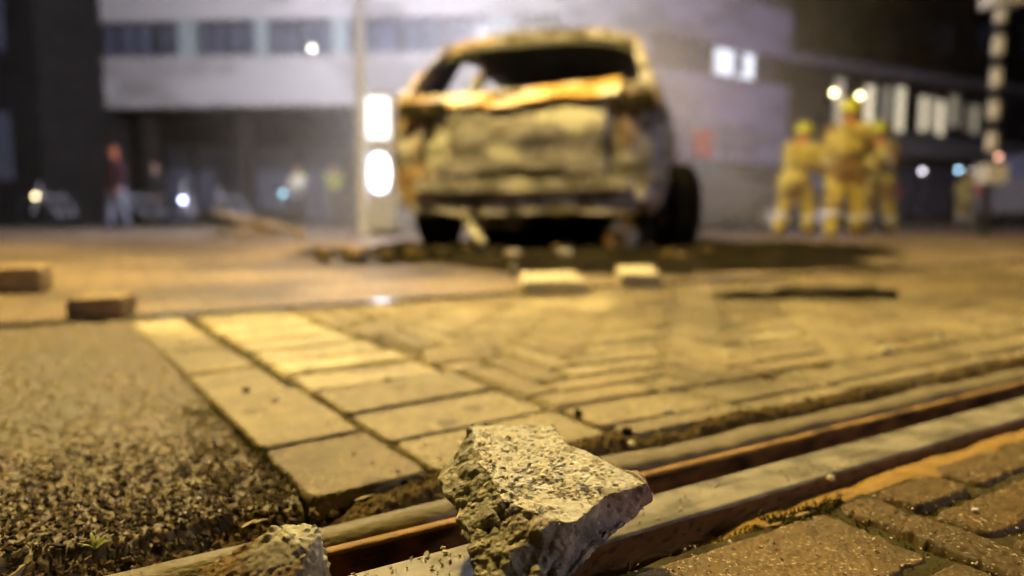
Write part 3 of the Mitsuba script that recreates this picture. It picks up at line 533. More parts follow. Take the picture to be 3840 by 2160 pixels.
def wheel(k, pos, yaw, burnt=False, r_=0.31, out=1):
    ty = lathe([(0.19, -0.09), (r_ - 0.03, -0.10), (r_, -0.07), (r_, 0.07), (r_ - 0.03, 0.10), (0.19, 0.09), (0.19, -0.09)], 32)
    rim = lathe([(0.0, 0.02), (0.05, 0.045), (0.07, 0.02), (0.15, 0.03), (0.185, 0.085), (0.195, 0.085), (0.195, -0.085), (0.17, -0.07), (0.0, -0.03)], 32)
    R = trimesh.transformations.rotation_matrix(out * math.pi / 2, (0, 1, 0))
    w = key(k + '__wheel')
    ws = []
    for m, nm in ((ty, 'tyre'), (rim, 'rim')):
        m.apply_transform(R); ws.append(xf(m, pos, yaw))
    scene[w] = mikit.ply(ws[0], 'm_char' if burnt else 'm_tyre', smooth=40)
    scene[w + '__rim'] = mikit.ply(ws[1], 'm_burnt' if burnt else 'm_galv', smooth=40)

def rough(mesh, L, amp, freq, seed):
    m = from_mani(mani(mesh).refine_to_length(L)) if isinstance(mesh, trimesh.Trimesh) else from_mani(mesh.refine_to_length(L))
    v = np.asarray(m.vertices); d = np.stack([meshkit.fbm(v * freq + 11 * i, 3, seed + i) - 0.5 for i in range(3)], -1); m.vertices = v + amp * 2 * d; return m
CARP, CARY = np.array([0.05, 4.40, 0.0]), -math.radians(15)
k = thing('burnt_car', 'burnt out hatchback car seen from its rear in the middle of the street', 'car')
def P(m):
    m = m.copy(); m.vertices = np.asarray(m.vertices) * [1.055, 1, 0.985]; return xf(m, CARP, CARY)
part(k, 'body', P(rough(car_shell(True), 0.07, 0.020, 5.0, 2)), 'm_burnt', 25, label='scorched and rusted body shell without glass')
# tailgate skin: a bulged panel with a sagging top edge
X, Z = np.meshgrid(np.linspace(-0.60, 0.60, 60), np.linspace(0, 1, 30), indexing='ij')
topz = 0.935 - 0.03 * np.exp(-((X + 0.12) / 0.10) ** 2)
zz = 0.53 + (topz - 0.53) * Z
yy = -0.035 - 0.050 * (1 - (X / 0.62) ** 2) * np.sin(np.clip(Z, 0, 1) * 2.6) - 0.03 * np.exp(-((X - 0.1) / 0.3) ** 2 - ((zz - 0.66) / 0.08) ** 2) * -1 + 0.03 * (fb(X * 4, zz * 5, 0, 3, 3) - 0.5) + 0.05 * np.clip(0.62 - zz, 0, 1) + 0.03 * (np.abs(X) > 0.52)
gv = np.stack([X, yy, zz], -1).reshape(-1, 3); gf = grid_faces(60, 30)
tg = part(k, 'tailgate', P(tm(np.vstack([gv, gv + [0, 0.03, 0]]), np.vstack([gf, gf[:, ::-1] + len(gv)]))), 'm_burnt_gate', True, label='ash grey buckled tailgate panel')
part(tg, 'number_plate_recess', P(rough(box(-0.26, 0.26, -0.075, 0.0, 0.515, 0.55), 0.03, 0.008, 9, 4)), 'm_char', 40)
# scorched yellow strip under the rear window with its dent
X, Z = np.meshgrid(np.linspace(-0.60, 0.60, 80), np.linspace(0, 1, 12), indexing='ij')
vd = np.exp(-((X + 0.16) / np.where(X < -0.16, 0.035, 0.15)) ** 2)
zz = 0.968 + 0.045 * X - 0.03 * vd + (0.105 + 0.02 * X - 0.035 * vd) * Z + 0.05 * (fb(X * 5, Z * 0.5, 0, 4, 6) - 0.5)
yy = -0.085 + 0.10 * Z - 0.01 * vd + 0.03 * (fb(X * 7, Z * 2, 4, 3, 6) - 0.5)
gv = np.stack([X, yy, zz], -1).reshape(-1, 3); gf = grid_faces(80, 12)
part(k, 'window_ledge', P(tm(np.vstack([gv, gv + [0, 0.02, -0.012]]), np.vstack([gf, gf[:, ::-1] + len(gv)]))), 'm_scorch', True, label='scorched orange yellow ledge dented under the rear window')
part(k, 'bumper_beam', P(rough(box(-0.66, 0.66, -0.10, -0.02, 0.415, 0.495), 0.05, 0.02, 6, 5)), 'm_burnt_gate', 40, label='bare metal bumper beam')
part(k, 'valance', P(rough(box(-0.70, 0.70, -0.05, 0.02, 0.27, 0.395), 0.05, 0.03, 5, 6)), 'm_burnt', 40)
for s in (-1, 1):
    c_, h_ = (-0.60, 0.15) if s < 0 else (0.70, 0.09)
    part(k, 'lamp_socket', P(rough(box(c_ - h_, c_ + h_, -0.085, 0.12, 0.905, 0.985), 0.05, 0.015, 7, 8 + s)), 'm_char', 40, label='black empty tail lamp socket')
    part(k, 'quarter_panel', P(rough(hullpts([(s * 0.60, -0.045, 0.42), (s * 0.74, -0.03, 0.32), (s * 0.62, -0.045, 0.87), (s * 0.80, 0.03, 0.87), (s * 0.84, 0.08, 0.32), (s * 0.60, 0.03, 0.87), (s * 0.60, 0.03, 0.42), (s * 0.80, 0.12, 0.87)]), 0.06, 0.025, 5, 12 + s)), 'm_burnt', 30)
for s, ya in ((-1, AX[0]), (-1, AX[1]), (1, AX[1])):
    wheel(k, xf(tm([[s * 0.815, ya, 0.30]], np.zeros((0, 3), int)), CARP, CARY).vertices[0], CARY, True, out=s)
wheel(k, xf(tm([[0.95, AX[0], 0.305]], np.zeros((0, 3), int)), CARP, CARY).vertices[0], CARY + 0.30, True, out=1)
part(k, 'brake_drum', xf(lathe([(0.0, 0.03), (0.035, 0.03), (0.04, 0.0), (0.10, 0.01), (0.115, -0.02), (0.115, -0.07), (0.0, -0.07)], 28).apply_transform(trimesh.transformations.rotation_matrix(math.pi / 2, (1, 0, 0))), at_depth(2333, 888, 4.28), 0.1), 'm_scorch', 40, label='rusty yellow brake drum hanging below the bumper')
part(k, 'silencer', P(rough(box(-0.42, -0.05, 0.25, 0.5, 0.17, 0.30), 0.05, 0.02, 8, 3)), 'm_burnt', 40)
part(k, 'axle_beam', P(cyl_x(0.72, 0.28, 0.035, -0.7, 0.7)), 'm_burnt', 40)
for s in (-0.36, 0.36):
    part(k, 'seat_frame', P(union([tube([(s - 0.2, 1.75, 0.5), (s - 0.2, 1.5, 1.15), (s - 0.1, 1.48, 1.25), (s + 0.1, 1.48, 1.25), (s + 0.2, 1.5, 1.15), (s + 0.2, 1.75, 0.5)], 0.02, 8), box(s - 0.12, s + 0.12, 1.46, 1.52, 1.17, 1.36)])), 'm_char', 40)
part(k, 'floor_pan', P(rough(box(-0.74, 0.74, 0.4, 3.3, 0.255, 0.30), 0.12, 0.02, 5, 9)), 'm_char', 40)
part(k, 'interior_lining', P(rough(box(-0.70, 0.70, 0.45, 0.75, 0.30, 0.98), 0.12, 0.05, 5, 9)), 'm_char', 40, label='charred remains of the rear seat')
part(k, 'charred_lining', P(from_mani(car_shell(True, -0.037, -0.055))), 'm_lining', 30)
part(k, 'underbody', P(rough(box(-0.66, 0.66, 1.2, 2.6, 0.02, 0.25), 0.12, 0.05, 5, 19)), 'm_char', 40, label='collapsed charred underbody')
part(k, 'firewall', P(rough(box(-0.72, 0.72, 2.30, 2.75, 0.35, 1.0), 0.12, 0.05, 5, 9)), 'm_char', 40)
# ash bed and lumps round the car
az = lambda U, N: -0.008 + 0.07 * np.clip(1.15 - (((U - 3.0) / 1.75) ** 2 + ((N - 3.85) / 1.9) ** 2) - 2.2 * (fb(U * 1.7, N * 1.7, 3, 5, 9) - 0.5), 0, 0.7) / 0.7 * (0.12 + 1.3 * fb(U * 5, N * 5, 0, 4, 4))
put('ash', field(0.9, 7.2, 1.97, 6.2, 0.03, 0.03, az), 'm_ash', True); labels['ash'] = {'label': 'black ash and burnt crumbs spread under the burnt car', 'category': 'ash', 'kind': 'stuff'}
rl = RS(21)
SIDE = lambda p: 'left of' if p[0] < -0.45 else ('behind' if p[0] < 0.55 else 'right of')
for i in range(110):
    p = np.array([rl.uniform(-1.0, 1.4), rl.uniform(3.5, 4.6), 0.02]); s = rl.uniform(0.014, 0.055); p[2] = 0.02 + s * 0.4
    solid('rubble_lump', xf(blob(200 + i, s, 0.65, 2, 0.9), p, rl.uniform(0, 6)), ('m_burnt', 'm_ash', 'm_char', 'm_ash', 'm_char', 'm_soil')[i % 6], ('rust brown', 'ash grey', 'charred black', 'ash grey', 'charred black', 'dark brown')[i % 6] + ' lump of rubble on the ash, ' + ('near edge, ' if p[1] < 3.95 else 'close in, ') + SIDE(p) + ' the burnt car tail', 'rubble', ('rust brown', 'ash grey', 'charred black', 'ash grey', 'charred black', 'dark brown')[i % 6] + ' rubble lumps ' + ('near ' if p[1] < 3.95 else 'close ') + SIDE(p) + ' the burnt car', smooth=40)
solid('scrap_rod', tube([at_depth(1745, 820, 4.2), at_depth(1790, 885, 4.0), at_depth(1815, 925, 3.9)], 0.028, 8), 'm_burnt_gate', 'bent pale metal rod hanging left under the burnt bumper', 'scrap', smooth=40)

def parked_car(label, pos, yaw, paint, bar=False, scale=1.0):
    k = thing('parked_car', label, 'car'); Pq = lambda m: xf(m, pos, yaw, scale)
    part(k, 'body', Pq(from_mani(car_shell(False))), paint, 30)
    li, ti = body_sections(-0.02); glass = ti - mani(box(-2, 2, -1, 5, 0, 1.04)); part(k, 'windows', Pq(from_mani(glass)), 'm_pane', 30)
    for s in (-1, 1):
        for ya in AX: wheel(k, np.asarray(Pq(tm([[s * 0.78, ya, 0.31]], np.zeros((0, 3), int))).vertices[0]), yaw, out=s, r_=0.31 * scale)
        part(k, 'tail_lamp', Pq(box(s * 0.70 - 0.06, s * 0.70 + 0.06, -0.01, 0.1, 0.75, 0.92)), 'm_red'); part(k, 'headlight', Pq(box(s * 0.55 - 0.1, s * 0.55 + 0.1, 3.72, 3.87, 0.6, 0.72)), 'm_bandwhite')
    if bar:
        b = key(k + '__light_bar'); scene[b] = mikit.ply(Pq(from_mani(mani(box(-0.5, 0.5, 1.2, 1.45, 1.60, 1.72)))), 'm_carblue', smooth=False, emitter=glow(*(np.array(bar)), 0.5)); labels[b] = {'label': 'lit blue emergency light bar on the roof'}
    return k
parked_car('pale parked car side on behind the burnt car, left of the firefighters', (2.1, 14.6, 0), -math.radians(80), 'm_carpaint')
parked_car('dark car with blue light bar parked behind the firefighters', (8.62, 16.4, 0), math.radians(10), 'm_carblue', (55, 34, 190))
parked_car('pale parked car at the right edge behind the striped pole', (10.3, 14.2, 0), -math.radians(70), 'm_carpaint')

# ---------------------------------------------------------------- people
def bones(segs, L=0.02, it=4):
    M = m3.Manifold.batch_boolean([m3.Manifold.batch_hull([m3.Manifold.sphere(ra, 16).translate(tuple(map(float, a))), m3.Manifold.sphere(rb, 16).translate(tuple(map(float, b)))]) for a, ra, b, rb in segs], m3.OpType.Add)
    m = from_mani(M.refine_to_length(L)); m.merge_vertices(); trimesh.smoothing.filter_taubin(m, iterations=it); return m
def hand_segs(w, d, side):
    d = np.asarray(d, float); d /= np.linalg.norm(d); a = np.cross(d, [0, 1, 0.1]); a /= np.linalg.norm(a); b = np.cross(a, d); w = np.asarray(w, float)
    s = [(w, 0.026, w + d * 0.08 + a * 0.022, 0.016), (w, 0.026, w + d * 0.085 - a * 0.022, 0.016)]
    for i, l in enumerate((0.066, 0.076, 0.072, 0.056)):
        q = w + d * 0.085 + a * (0.030 - 0.020 * i); e = q + d * l * 0.55 + b * l * 0.15; s += [(q, 0.0095, e, 0.009), (e, 0.009, e + d * l * 0.3 + b * l * 0.4, 0.008)]
    q = w + d * 0.03 + a * 0.03 * side; e = q + a * side * 0.028 + d * 0.03; s += [(q, 0.012, e, 0.010), (e, 0.010, e + d * 0.028, 0.009)]
    return s
def person(label, pos, yaw, H, lean=0.0, crouch=0.0, turn=0.0, arms=((0.05, 0.15), (0.05, 0.15)), step=0.12, kit='fire', group=None, skin='m_skin', top='m_cloth_dark', legs='m_cloth_dark', lamp=False):
    """Figure facing +y before yaw. arms: (forward, bend) of left and right arm."""
    k = thing('person', label, 'person', group); s = H / 1.78
    hipz = 0.92 - crouch; hip = np.array([0, -0.4 * crouch, hipz]); up = np.array([math.sin(turn) * 0.06, math.sin(lean), math.cos(lean)])
    chest, neck = hip + up * 0.36, hip + up * 0.54; head = neck + np.array([0, 0.10 * math.sin(lean) + 0.02, 0.15]) + up * 0.04
    J = {}
    for sd, nm in ((-1, 'l'), (1, 'r')):
        f, b = arms[0 if sd < 0 else 1]
        J['h' + nm] = hip + [sd * 0.095, 0, -0.03]; J['a' + nm] = np.array([sd * 0.12, sd * step, 0.09]); mid = (J['h' + nm] + J['a' + nm]) / 2; J['k' + nm] = mid + [sd * 0.02, 0.03 + crouch * 0.75, 0.0]
        sh = hip + up * 0.49 + [sd * 0.195, 0, 0]; J['s' + nm] = sh; J['e' + nm] = sh + [sd * 0.06, 0.28 * math.sin(f), -0.28 * math.cos(f)]; J['w' + nm] = J['e' + nm] + np.array([-sd * 0.06, 0.25 * math.sin(f + b), -0.25 * math.cos(f + b)])
    B, C, Lg, Bt = [], [], [], []
    B += [(neck, 0.055, head - [0, 0, 0.06], 0.06), (head - [0, 0, 0.055], 0.062, head + [0, -0.01, 0.045], 0.082), (head + [0, 0.03, -0.07], 0.045, head + [0, 0.045, -0.085], 0.03), (head + [0, 0.075, 0.01], 0.013, head + [0, 0.092, -0.022], 0.014)]
    B += [(head + [sd * 0.078, -0.005, 0.012], 0.014, head + [sd * 0.082, -0.012, -0.028], 0.012) for sd in (-1, 1)]
    B += [(head + [sd * 0.03, 0.066, 0.028], 0.013, head + [sd * 0.036, 0.064, 0.03], 0.012) for sd in (-1, 1)] + [(head + [-0.02, 0.074, -0.052], 0.010, head + [0.02, 0.074, -0.052], 0.010)]
    B += [(hip, 0.12, chest, 0.13), (chest, 0.12, neck, 0.06)]
    for nm, sd in (('l', -1), ('r', 1)):
        B += [(chest, 0.10, J['s' + nm], 0.055), (J['s' + nm], 0.052, J['e' + nm], 0.040), (J['e' + nm], 0.040, J['w' + nm], 0.027), (hip, 0.11, J['h' + nm], 0.085), (J['h' + nm], 0.085, J['k' + nm], 0.055), (J['k' + nm], 0.055, J['a' + nm], 0.038), (J['a' + nm] - [0, 0.03, 0.045], 0.03, J['a' + nm] + [0, 0.13, -0.06], 0.028)]
        B += hand_segs(J['w' + nm], J['w' + nm] - J['e' + nm], -sd)
        t = 1.22 if kit == 'fire' else 0.78
        C += [(chest + [0, 0, 0.02], 0.15 * t, J['s' + nm], 0.085 * t), (J['s' + nm], 0.085 * t, J['e' + nm], 0.072 * t), (J['e' + nm], 0.072 * t, J['w' + nm] * 0.9 + J['e' + nm] * 0.1, 0.058 * t)]
        Lg += [(hip, 0.155 * t, J['h' + nm], 0.125 * t), (J['h' + nm], 0.125 * t, J['k' + nm], 0.095 * t), (J['k' + nm], 0.095 * t, J['a' + nm] + [0, 0, 0.03], 0.078 * t)]
        Bt += [(J['a' + nm] + [0, 0, 0.06], 0.062, J['a' + nm] - [0, 0.03, 0.04], 0.048), (J['a' + nm] - [0, 0.03, 0.045], 0.045, J['a' + nm] + [0, 0.15, -0.05], 0.04)]
    C += [(hip + [0, 0, -0.02], 0.195 if kit == 'fire' else 0.135, chest, 0.215 if kit == 'fire' else 0.15), (chest, 0.20 if kit == 'fire' else 0.14, neck - [0, 0, 0.03], 0.085)]
    Q = lambda m: xf(m, pos, yaw, s)
    part(k, 'body', Q(bones(B, 0.014)), skin, True)
    part(k, 'jacket', Q(bones(C, 0.03)), 'm_suit' if kit == 'fire' else top, True); part(k, 'trousers', Q(bones(Lg, 0.03)), 'm_suit' if kit == 'fire' else legs, True)
    for q_ in (Bt[:2], Bt[2:]): part(k, 'boot', Q(bones(q_, 0.025)), 'm_suit' if kit == 'fire' and not crouch else 'm_black', True)
    if kit == 'fire':
        glove = lambda nm, sd: bones(hand_segs(J['w' + nm], J['w' + nm] - J['e' + nm], -sd) + [(J['w' + nm], 0.045, J['w' + nm] * 0.8 + J['e' + nm] * 0.2, 0.05)], 0.014, 2)
        part(k, 'belt', Q(tube([hip + up * 0.12, hip + up * 0.17], 0.222, 20)), 'm_black', 40)
        for nm, sd in (('l', -1), ('r', 1)): part(k, 'glove', Q(glove(nm, sd)), 'm_black', True)
        hm = lathe([(0.0, 0.135), (0.05, 0.128), (0.095, 0.095), (0.118, 0.04), (0.122, 0.0), (0.150, -0.03), (0.145, -0.036), (0.110, -0.02), (0.0, 0.06)], 26); hm.apply_scale([0.98, 1.15, 1.0]); hm.apply_translation(head + [0, -0.005, 0.04]); part(k, 'helmet', Q(hm), 'm_helmet', 40)
        part(k, 'collar', Q(bones([(neck + [0, -0.01, -0.02], 0.095, neck + [0, 0, 0.05], 0.085)], 0.03)), 'm_collar', True)
        bands = []
        for nm in 'lr':
            for a, b, t_, rr in (('k', 'a', 0.55, 0.115), ('e', 'w', 0.45, 0.088)):
                c0, c1 = J[a + nm], J[b + nm]; d = (c1 - c0); bands.append(tube([c0 + d * (t_ - 0.08), c0 + d * (t_ + 0.08)], rr, 16))
        for bnd in bands: part(k, 'reflective_band', Q(bnd), 'm_reflect', 40)
        cyl = lathe([(0, -0.25), (0.06, -0.24), (0.075, -0.20), (0.075, 0.16), (0.05, 0.22), (0.0, 0.24)], 18); cyl.apply_translation(chest + [0, -0.22, 0]); part(k, 'air_cylinder', Q(cyl), 'm_suit', 40)
        if lamp:
            q = trimesh.creation.icosphere(subdivisions=2, radius=0.032); q.apply_translation(J['wl'] + [0.0, 0.06, 0.05]); e = key(k + '__torch'); scene[e] = mikit.ply(Q(q), 'm_bandwhite', smooth=True, emitter=glow(2.2, 1.9, 1.6)); labels[e] = {'label': 'lit torch'}
    else:
        hr = trimesh.creation.icosphere(subdivisions=3, radius=0.094); v = np.asarray(hr.vertices); hr.vertices = np.where((v[:, 1:2] > 0.02) & (v[:, 2:3] < 0.035), v * 0.7, v) * [0.95, 1.05, 1.05] + head + [0, -0.014, 0.04]; part(k, 'hair', Q(hr), 'm_hair', True)
        if kit == 'police':
            part(k, 'vest_band', Q(tube([hip + up * 0.20, hip + up * 0.32], 0.172, 20)), 'm_hivis', 40); part(k, 'shoulder_yoke', Q(bones([(J['sl'], 0.078, J['sr'], 0.078)], 0.03)), 'm_hivis', True)
    return k
gF = 'firefighters in yellow turnout gear'
person('short firefighter in yellow gear and yellow helmet leaning forward, leftmost of the group', (4.06, 9.9, 0), -0.9, 1.70, lean=0.36, crouch=0.10, step=0.2, arms=((0.5, 0.9), (0.3, 0.8)), group=gF, lamp=True)
person('tall firefighter in yellow gear with orange collar seen from behind, middle of the group', (4.42, 9.15, 0), -0.6, 1.76, lean=0.10, arms=((-0.15, 0.3), (0.5, 1.0)), step=0.24, group=gF)
person('firefighter in yellow gear with dark belt facing the burnt car, right of the tall one', (5.70, 10.7, 0), 2.2, 1.70, lean=0.16, crouch=0.03, step=0.18, arms=((0.4, 1.2), (0.4, 1.2)), group=gF)
person('distant firefighter in yellow gear near the striped pole', (14.4, 21.8, 0), 2.2, 1.72, arms=((0.2, 0.4), (0.2, 0.4)), group=gF)
person('red faced man in wine shirt and pale jeans standing at left', (-8.25, 14.4, 0), 2.6, 1.74, kit='plain', skin='m_redskin', top='m_cloth_wine', legs='m_jeans')
person('man in dark clothes standing right of the red faced man', (-9.6, 18.6, 0), 2.9, 1.70, kit='plain', top='m_cloth_dark')
person('police officer in pale shirt and fluorescent vest beside the lamp post', (-5.95, 19.2, 0), 2.7, 1.70, kit='police', top='m_shirt', arms=((0.5, 1.1), (0.3, 0.8)))
person('police officer in dark jacket and fluorescent vest nearest the lamp post', (-4.85, 18.8, 0), 3.5, 1.66, kit='police', top='m_cloth_dark')

# ---------------------------------------------------------------- buildings
def wall_box(A, B, s0, s1, t0, t1, z0, z1):
    A, B = np.asarray(A, float), np.asarray(B, float); d = B - A; L = np.linalg.norm(d); d = d / L; nn = np.array([-d[1], d[0]])
    m = box(s0, s1, t0, t1, z0, z1); v = np.asarray(m.vertices); m.vertices = np.c_[A + v[:, :1] * d + v[:, 1:2] * nn, v[:, 2]]; return m
def s_at(A, B, x, D=None):               # where the sight line through preview column x meets the line AB (to lay out windows along a facade)
    A, B = np.asarray(A, float), np.asarray(B, float); k = (x - 1288) / 1717.0; d = (B - A) / np.linalg.norm(B - A)
    return (k * A[1] - A[0]) / (d[0] - k * d[1])
A0, A1, A2 = (-13.2, 20.5), (1.3, 19.6), (9.9, 24.9)
k = thing('office_building', 'pale office building with window bands and overhanging upper floors behind the burnt car', 'building')
L1, L2 = math.dist(A0, A1), math.dist(A1, A2)
ZW = (3.45, 4.88, 5.87, 7.55, 8.7, 10.5)
for (a, b, L, nm) in ((A0, A1, L1, 'left'), (A1, A2, L2, 'right')):
    for z0, z1 in ((ZW[0], ZW[1]), (ZW[2], ZW[3]), (ZW[4], ZW[5])): part(k, 'wall', wall_box(a, b, 0, L - 0.01, 0, 0.35, z0, z1), 'm_wall')
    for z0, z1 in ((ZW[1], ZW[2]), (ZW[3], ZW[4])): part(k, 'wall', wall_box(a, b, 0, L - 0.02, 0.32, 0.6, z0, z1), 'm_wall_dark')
def window(a, b, s0, s1, z0, z1, emit=None, m='m_pane', label=None):
    w = key(k + '__window'); scene[w] = mikit.ply(wall_box(a, b, s0, s1, 0.20, 0.26, z0, z1), m, smooth=False, **({'emitter': glow(*emit, 0.3)} if emit else {}))
    if label: labels[w] = {'label': label}
    fr = [wall_box(a, b, s0 - 0.06, s0 + 0.02, 0.12, 0.30, z0, z1), wall_box(a, b, s1 - 0.02, s1 + 0.06, 0.12, 0.30, z0, z1), wall_box(a, b, (s0 + s1) / 2 - 0.03, (s0 + s1) / 2 + 0.03, 0.14, 0.28, z0, z1), wall_box(a, b, s0 - 0.03, s1 + 0.03, 0.13, 0.29, z0 - 0.015, z0 + 0.05), wall_box(a, b, s0 - 0.03, s1 + 0.03, 0.13, 0.29, z1 - 0.05, z1 + 0.015)]
    scene[w + '__frame'] = mikit.ply(union(fr), 'm_darkmetal')
S = lambda x: s_at(A0, A1, x)
for x0, x1 in ((-180, 20), (212, 322), (322, 412), (420, 468), (518, 590), (590, 658), (692, 768), (768, 846), (888, 1010), (1020, 1120), (1130, 1230)):
    s0, s1 = S(x0), S(x1)
    if s1 > 0.2: window(A0, A1, max(s0 + 0.03, 0.3), s1 - 0.03, ZW[1] + 0.02, ZW[2] - 0.02)
for x0, x1 in ((176, 205), (470, 516), (660, 690), (848, 886), (1232, 1290)): part(k, 'mullion_panel', wall_box(A0, A1, S(x0), S(x1), 0.06, 0.31, ZW[1] + 0.005, ZW[2] - 0.005), 'm_mullion')
S2 = lambda x: s_at(A1, A2, x)
for x0, x1 in ((1640, 1700), (1704, 1786), (1898, 1940)): window(A1, A2, S2(x0) + 0.03, S2(x1) - 0.03, ZW[1] + 0.02, ZW[2] - 0.02)
part(k, 'wall', wall_box(A1, A2, 0.3, S2(1632), 0.04, 0.31, ZW[1] + 0.004, ZW[2] - 0.004), 'm_wall')
for a, b in ((1788, 1893),):
    window(A1, A2, S2(a) + 0.03, S2(b) - 0.03, ZW[1] + 0.03, ZW[2] - 0.02, emit=(1.5, 1.6, 1.9), label='brightly lit window')
part(k, 'blind', wall_box(A1, A2, S2(1838), S2(1862), 0.10, 0.12, 5.05, 5.75), 'm_mullion')
for x0, x1 in ((1820, 1920),): window(A1, A2, S2(x0), S2(x1), ZW[3] + 0.02, ZW[4] - 0.02)
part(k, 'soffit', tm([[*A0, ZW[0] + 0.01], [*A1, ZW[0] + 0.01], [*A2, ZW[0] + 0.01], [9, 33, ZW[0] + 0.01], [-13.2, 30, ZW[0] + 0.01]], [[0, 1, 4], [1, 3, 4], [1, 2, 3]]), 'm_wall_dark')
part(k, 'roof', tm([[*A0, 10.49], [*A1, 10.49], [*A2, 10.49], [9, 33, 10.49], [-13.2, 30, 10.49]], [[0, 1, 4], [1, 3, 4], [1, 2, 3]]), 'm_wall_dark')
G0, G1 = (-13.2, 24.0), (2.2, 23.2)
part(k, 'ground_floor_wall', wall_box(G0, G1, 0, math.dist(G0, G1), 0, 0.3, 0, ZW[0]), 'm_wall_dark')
for i in range(8):
    part(k, 'shop_window', wall_box(G0, G1, 0.5 + i * 1.85, 2.15 + i * 1.85, -0.05, -0.005, 0.5 if i % 3 else 0.1, 2.7), 'm_pane')
for s in (2.2, 5.2, 8.4, 11.6, 14.0):
    part(k, 'column', wall_box(A0, A1, s - 0.17, s + 0.17, 0.5, 0.84, 0, ZW[0] + 0.005), 'm_wall_dark')
part(k, 'wall', wall_box(A1, A2, 0, L2 - 0.01, 0.0, 0.35, 2.12, ZW[0] - 0.002), 'm_wall')
part(k, 'plinth', wall_box(A1, A2, 0.8, L2 - 0.01, 0.05, 0.36, 0, 2.118), 'm_wall_dark')
for x0, x1 in ((1795, 1835), (1845, 1890), (1700, 1735)): part(k, 'shutter', wall_box(A1, A2, S2(x0), S2(x1), -0.04, -0.005, 2.4, 3.3), 'm_wall_b')
part(k, 'side_wall', box(-13.2, -12.9, 20.7, 30, 0, 10.48), 'm_wall_dark')

def small_lamp(name, label, pos, r_, rad, cat_='lamp', group=None, arm=None, mast=None, w=0.02):
    k = thing(name, label, cat_, group); pos = np.asarray(pos, float)
    q = trimesh.creation.icosphere(subdivisions=2, radius=r_); q.apply_translation(pos); e = key(k + '__bulb'); scene[e] = mikit.ply(q, 'm_bandwhite', smooth=True, emitter=glow(*rad, w))
    hd = lathe([(0.0, 1.55), (0.6, 1.5), (1.35, 0.9), (1.5, 0.55), (1.3, 0.75), (0.0, 1.1)], 16); part(k, 'hood', xf(hd, pos, 0, r_), 'm_darkmetal', 40)
    if arm is not None: part(k, 'bracket', tube([pos + [0, 0, r_ * 1.4], np.asarray(arm, float)], max(0.02, r_ * 0.25), 8), 'm_darkmetal', 40)
    if mast: part(k, 'mast', tube([[pos[0] + 0.12, pos[1], 0], [pos[0] + 0.12, pos[1], pos[2] + r_ * 1.6]], [0.02, 0.02], 10), 'm_darkmetal', 40); part(k, 'arm', tube([[pos[0] + 0.12, pos[1], pos[2] + r_ * 1.6], [pos[0], pos[1], pos[2] + r_ * 1.5]], 0.015, 8), 'm_darkmetal', 40)
    return k
PX = lambda x, y, D: at_depth(x * 1.4907, y * 1.4907, D)
p = PX(785, 122, 19.6); small_lamp('wall_lamp', 'round lit lamp in front of the window band left of the lamp post', p, 0.055, (17, 15.5, 13), arm=p + [0, 0.75, 0.1])
p = PX(1763, -2, 23.0); small_lamp('wall_lamp', 'lit lamp high on the wall at the top edge of the photo', p, 0.09, (14, 10, 7.5), arm=p + [-0.2, 0.6, 0.1])

B0, B1 = (9.95, 25.3), (27.0, 33.8)
k = thing('station_building', 'low building with lit windows and pale roof edge at right behind the firefighters', 'building'); LB_ = math.dist(B0, B1)
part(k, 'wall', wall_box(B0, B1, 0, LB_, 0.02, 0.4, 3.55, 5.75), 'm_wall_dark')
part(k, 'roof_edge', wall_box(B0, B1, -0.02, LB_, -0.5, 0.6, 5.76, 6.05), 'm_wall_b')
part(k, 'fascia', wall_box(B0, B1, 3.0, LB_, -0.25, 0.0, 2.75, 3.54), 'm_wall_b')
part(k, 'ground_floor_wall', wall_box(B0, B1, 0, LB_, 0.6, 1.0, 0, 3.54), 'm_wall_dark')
SB = lambda x: s_at(B0, B1, x)
for x0, x1, z0, z1, b in ((2079, 2101, 3.75, 5.45, .42), (2153, 2176, 3.75, 5.35, .95), (2196, 2216, 4.0, 5.4, .22), (2229, 2252, 3.7, 5.45, .8), (2288, 2308, 3.8, 5.2, .75), (2314, 2330, 3.9, 5.2, .45), (2334, 2352, 3.7, 5.1, .85), (2362, 2384, 4.1, 5.4, .22), (2400, 2412, 4.0, 5.1, .15), (2420, 2436, 3.9, 5.1, .3)):
    w = key(k + '__window'); scene[w] = mikit.ply(wall_box(B0, B1, SB(x0), SB(x1), -0.03, 0.01, z0, z1), 'm_bandwhite', emitter=glow(1.0 * b, 0.86 * b, 0.58 * b, 0.08)); scene[w + '__frame'] = mikit.ply(union([wall_box(B0, B1, SB(x0) - 0.08, SB(x0) - 0.005, -0.06, 0.0, z0 - 0.07, z1 + 0.07), wall_box(B0, B1, SB(x1) + 0.005, SB(x1) + 0.08, -0.06, 0.0, z0 - 0.07, z1 + 0.07), wall_box(B0, B1, SB(x0) - 0.04, SB(x1) + 0.04, -0.055, -0.004, z0 - 0.075, z0 - 0.004), wall_box(B0, B1, SB(x0) - 0.04, SB(x1) + 0.04, -0.055, -0.004, z1 + 0.004, z1 + 0.075)]), 'm_darkmetal')
for i in range(6): part(k, 'shop_window', wall_box(B0, B1, 1.0 + 2.6 * i, 3.2 + 2.6 * i, 0.5, 0.59, 0.3, 2.4), 'm_pane')
part(k, 'roof', tm([[*B0, 6.04], [*B1, 6.04], [25, 42, 6.04], [9, 36, 6.04]], [[0, 1, 2], [0, 2, 3]]), 'm_wall_dark')
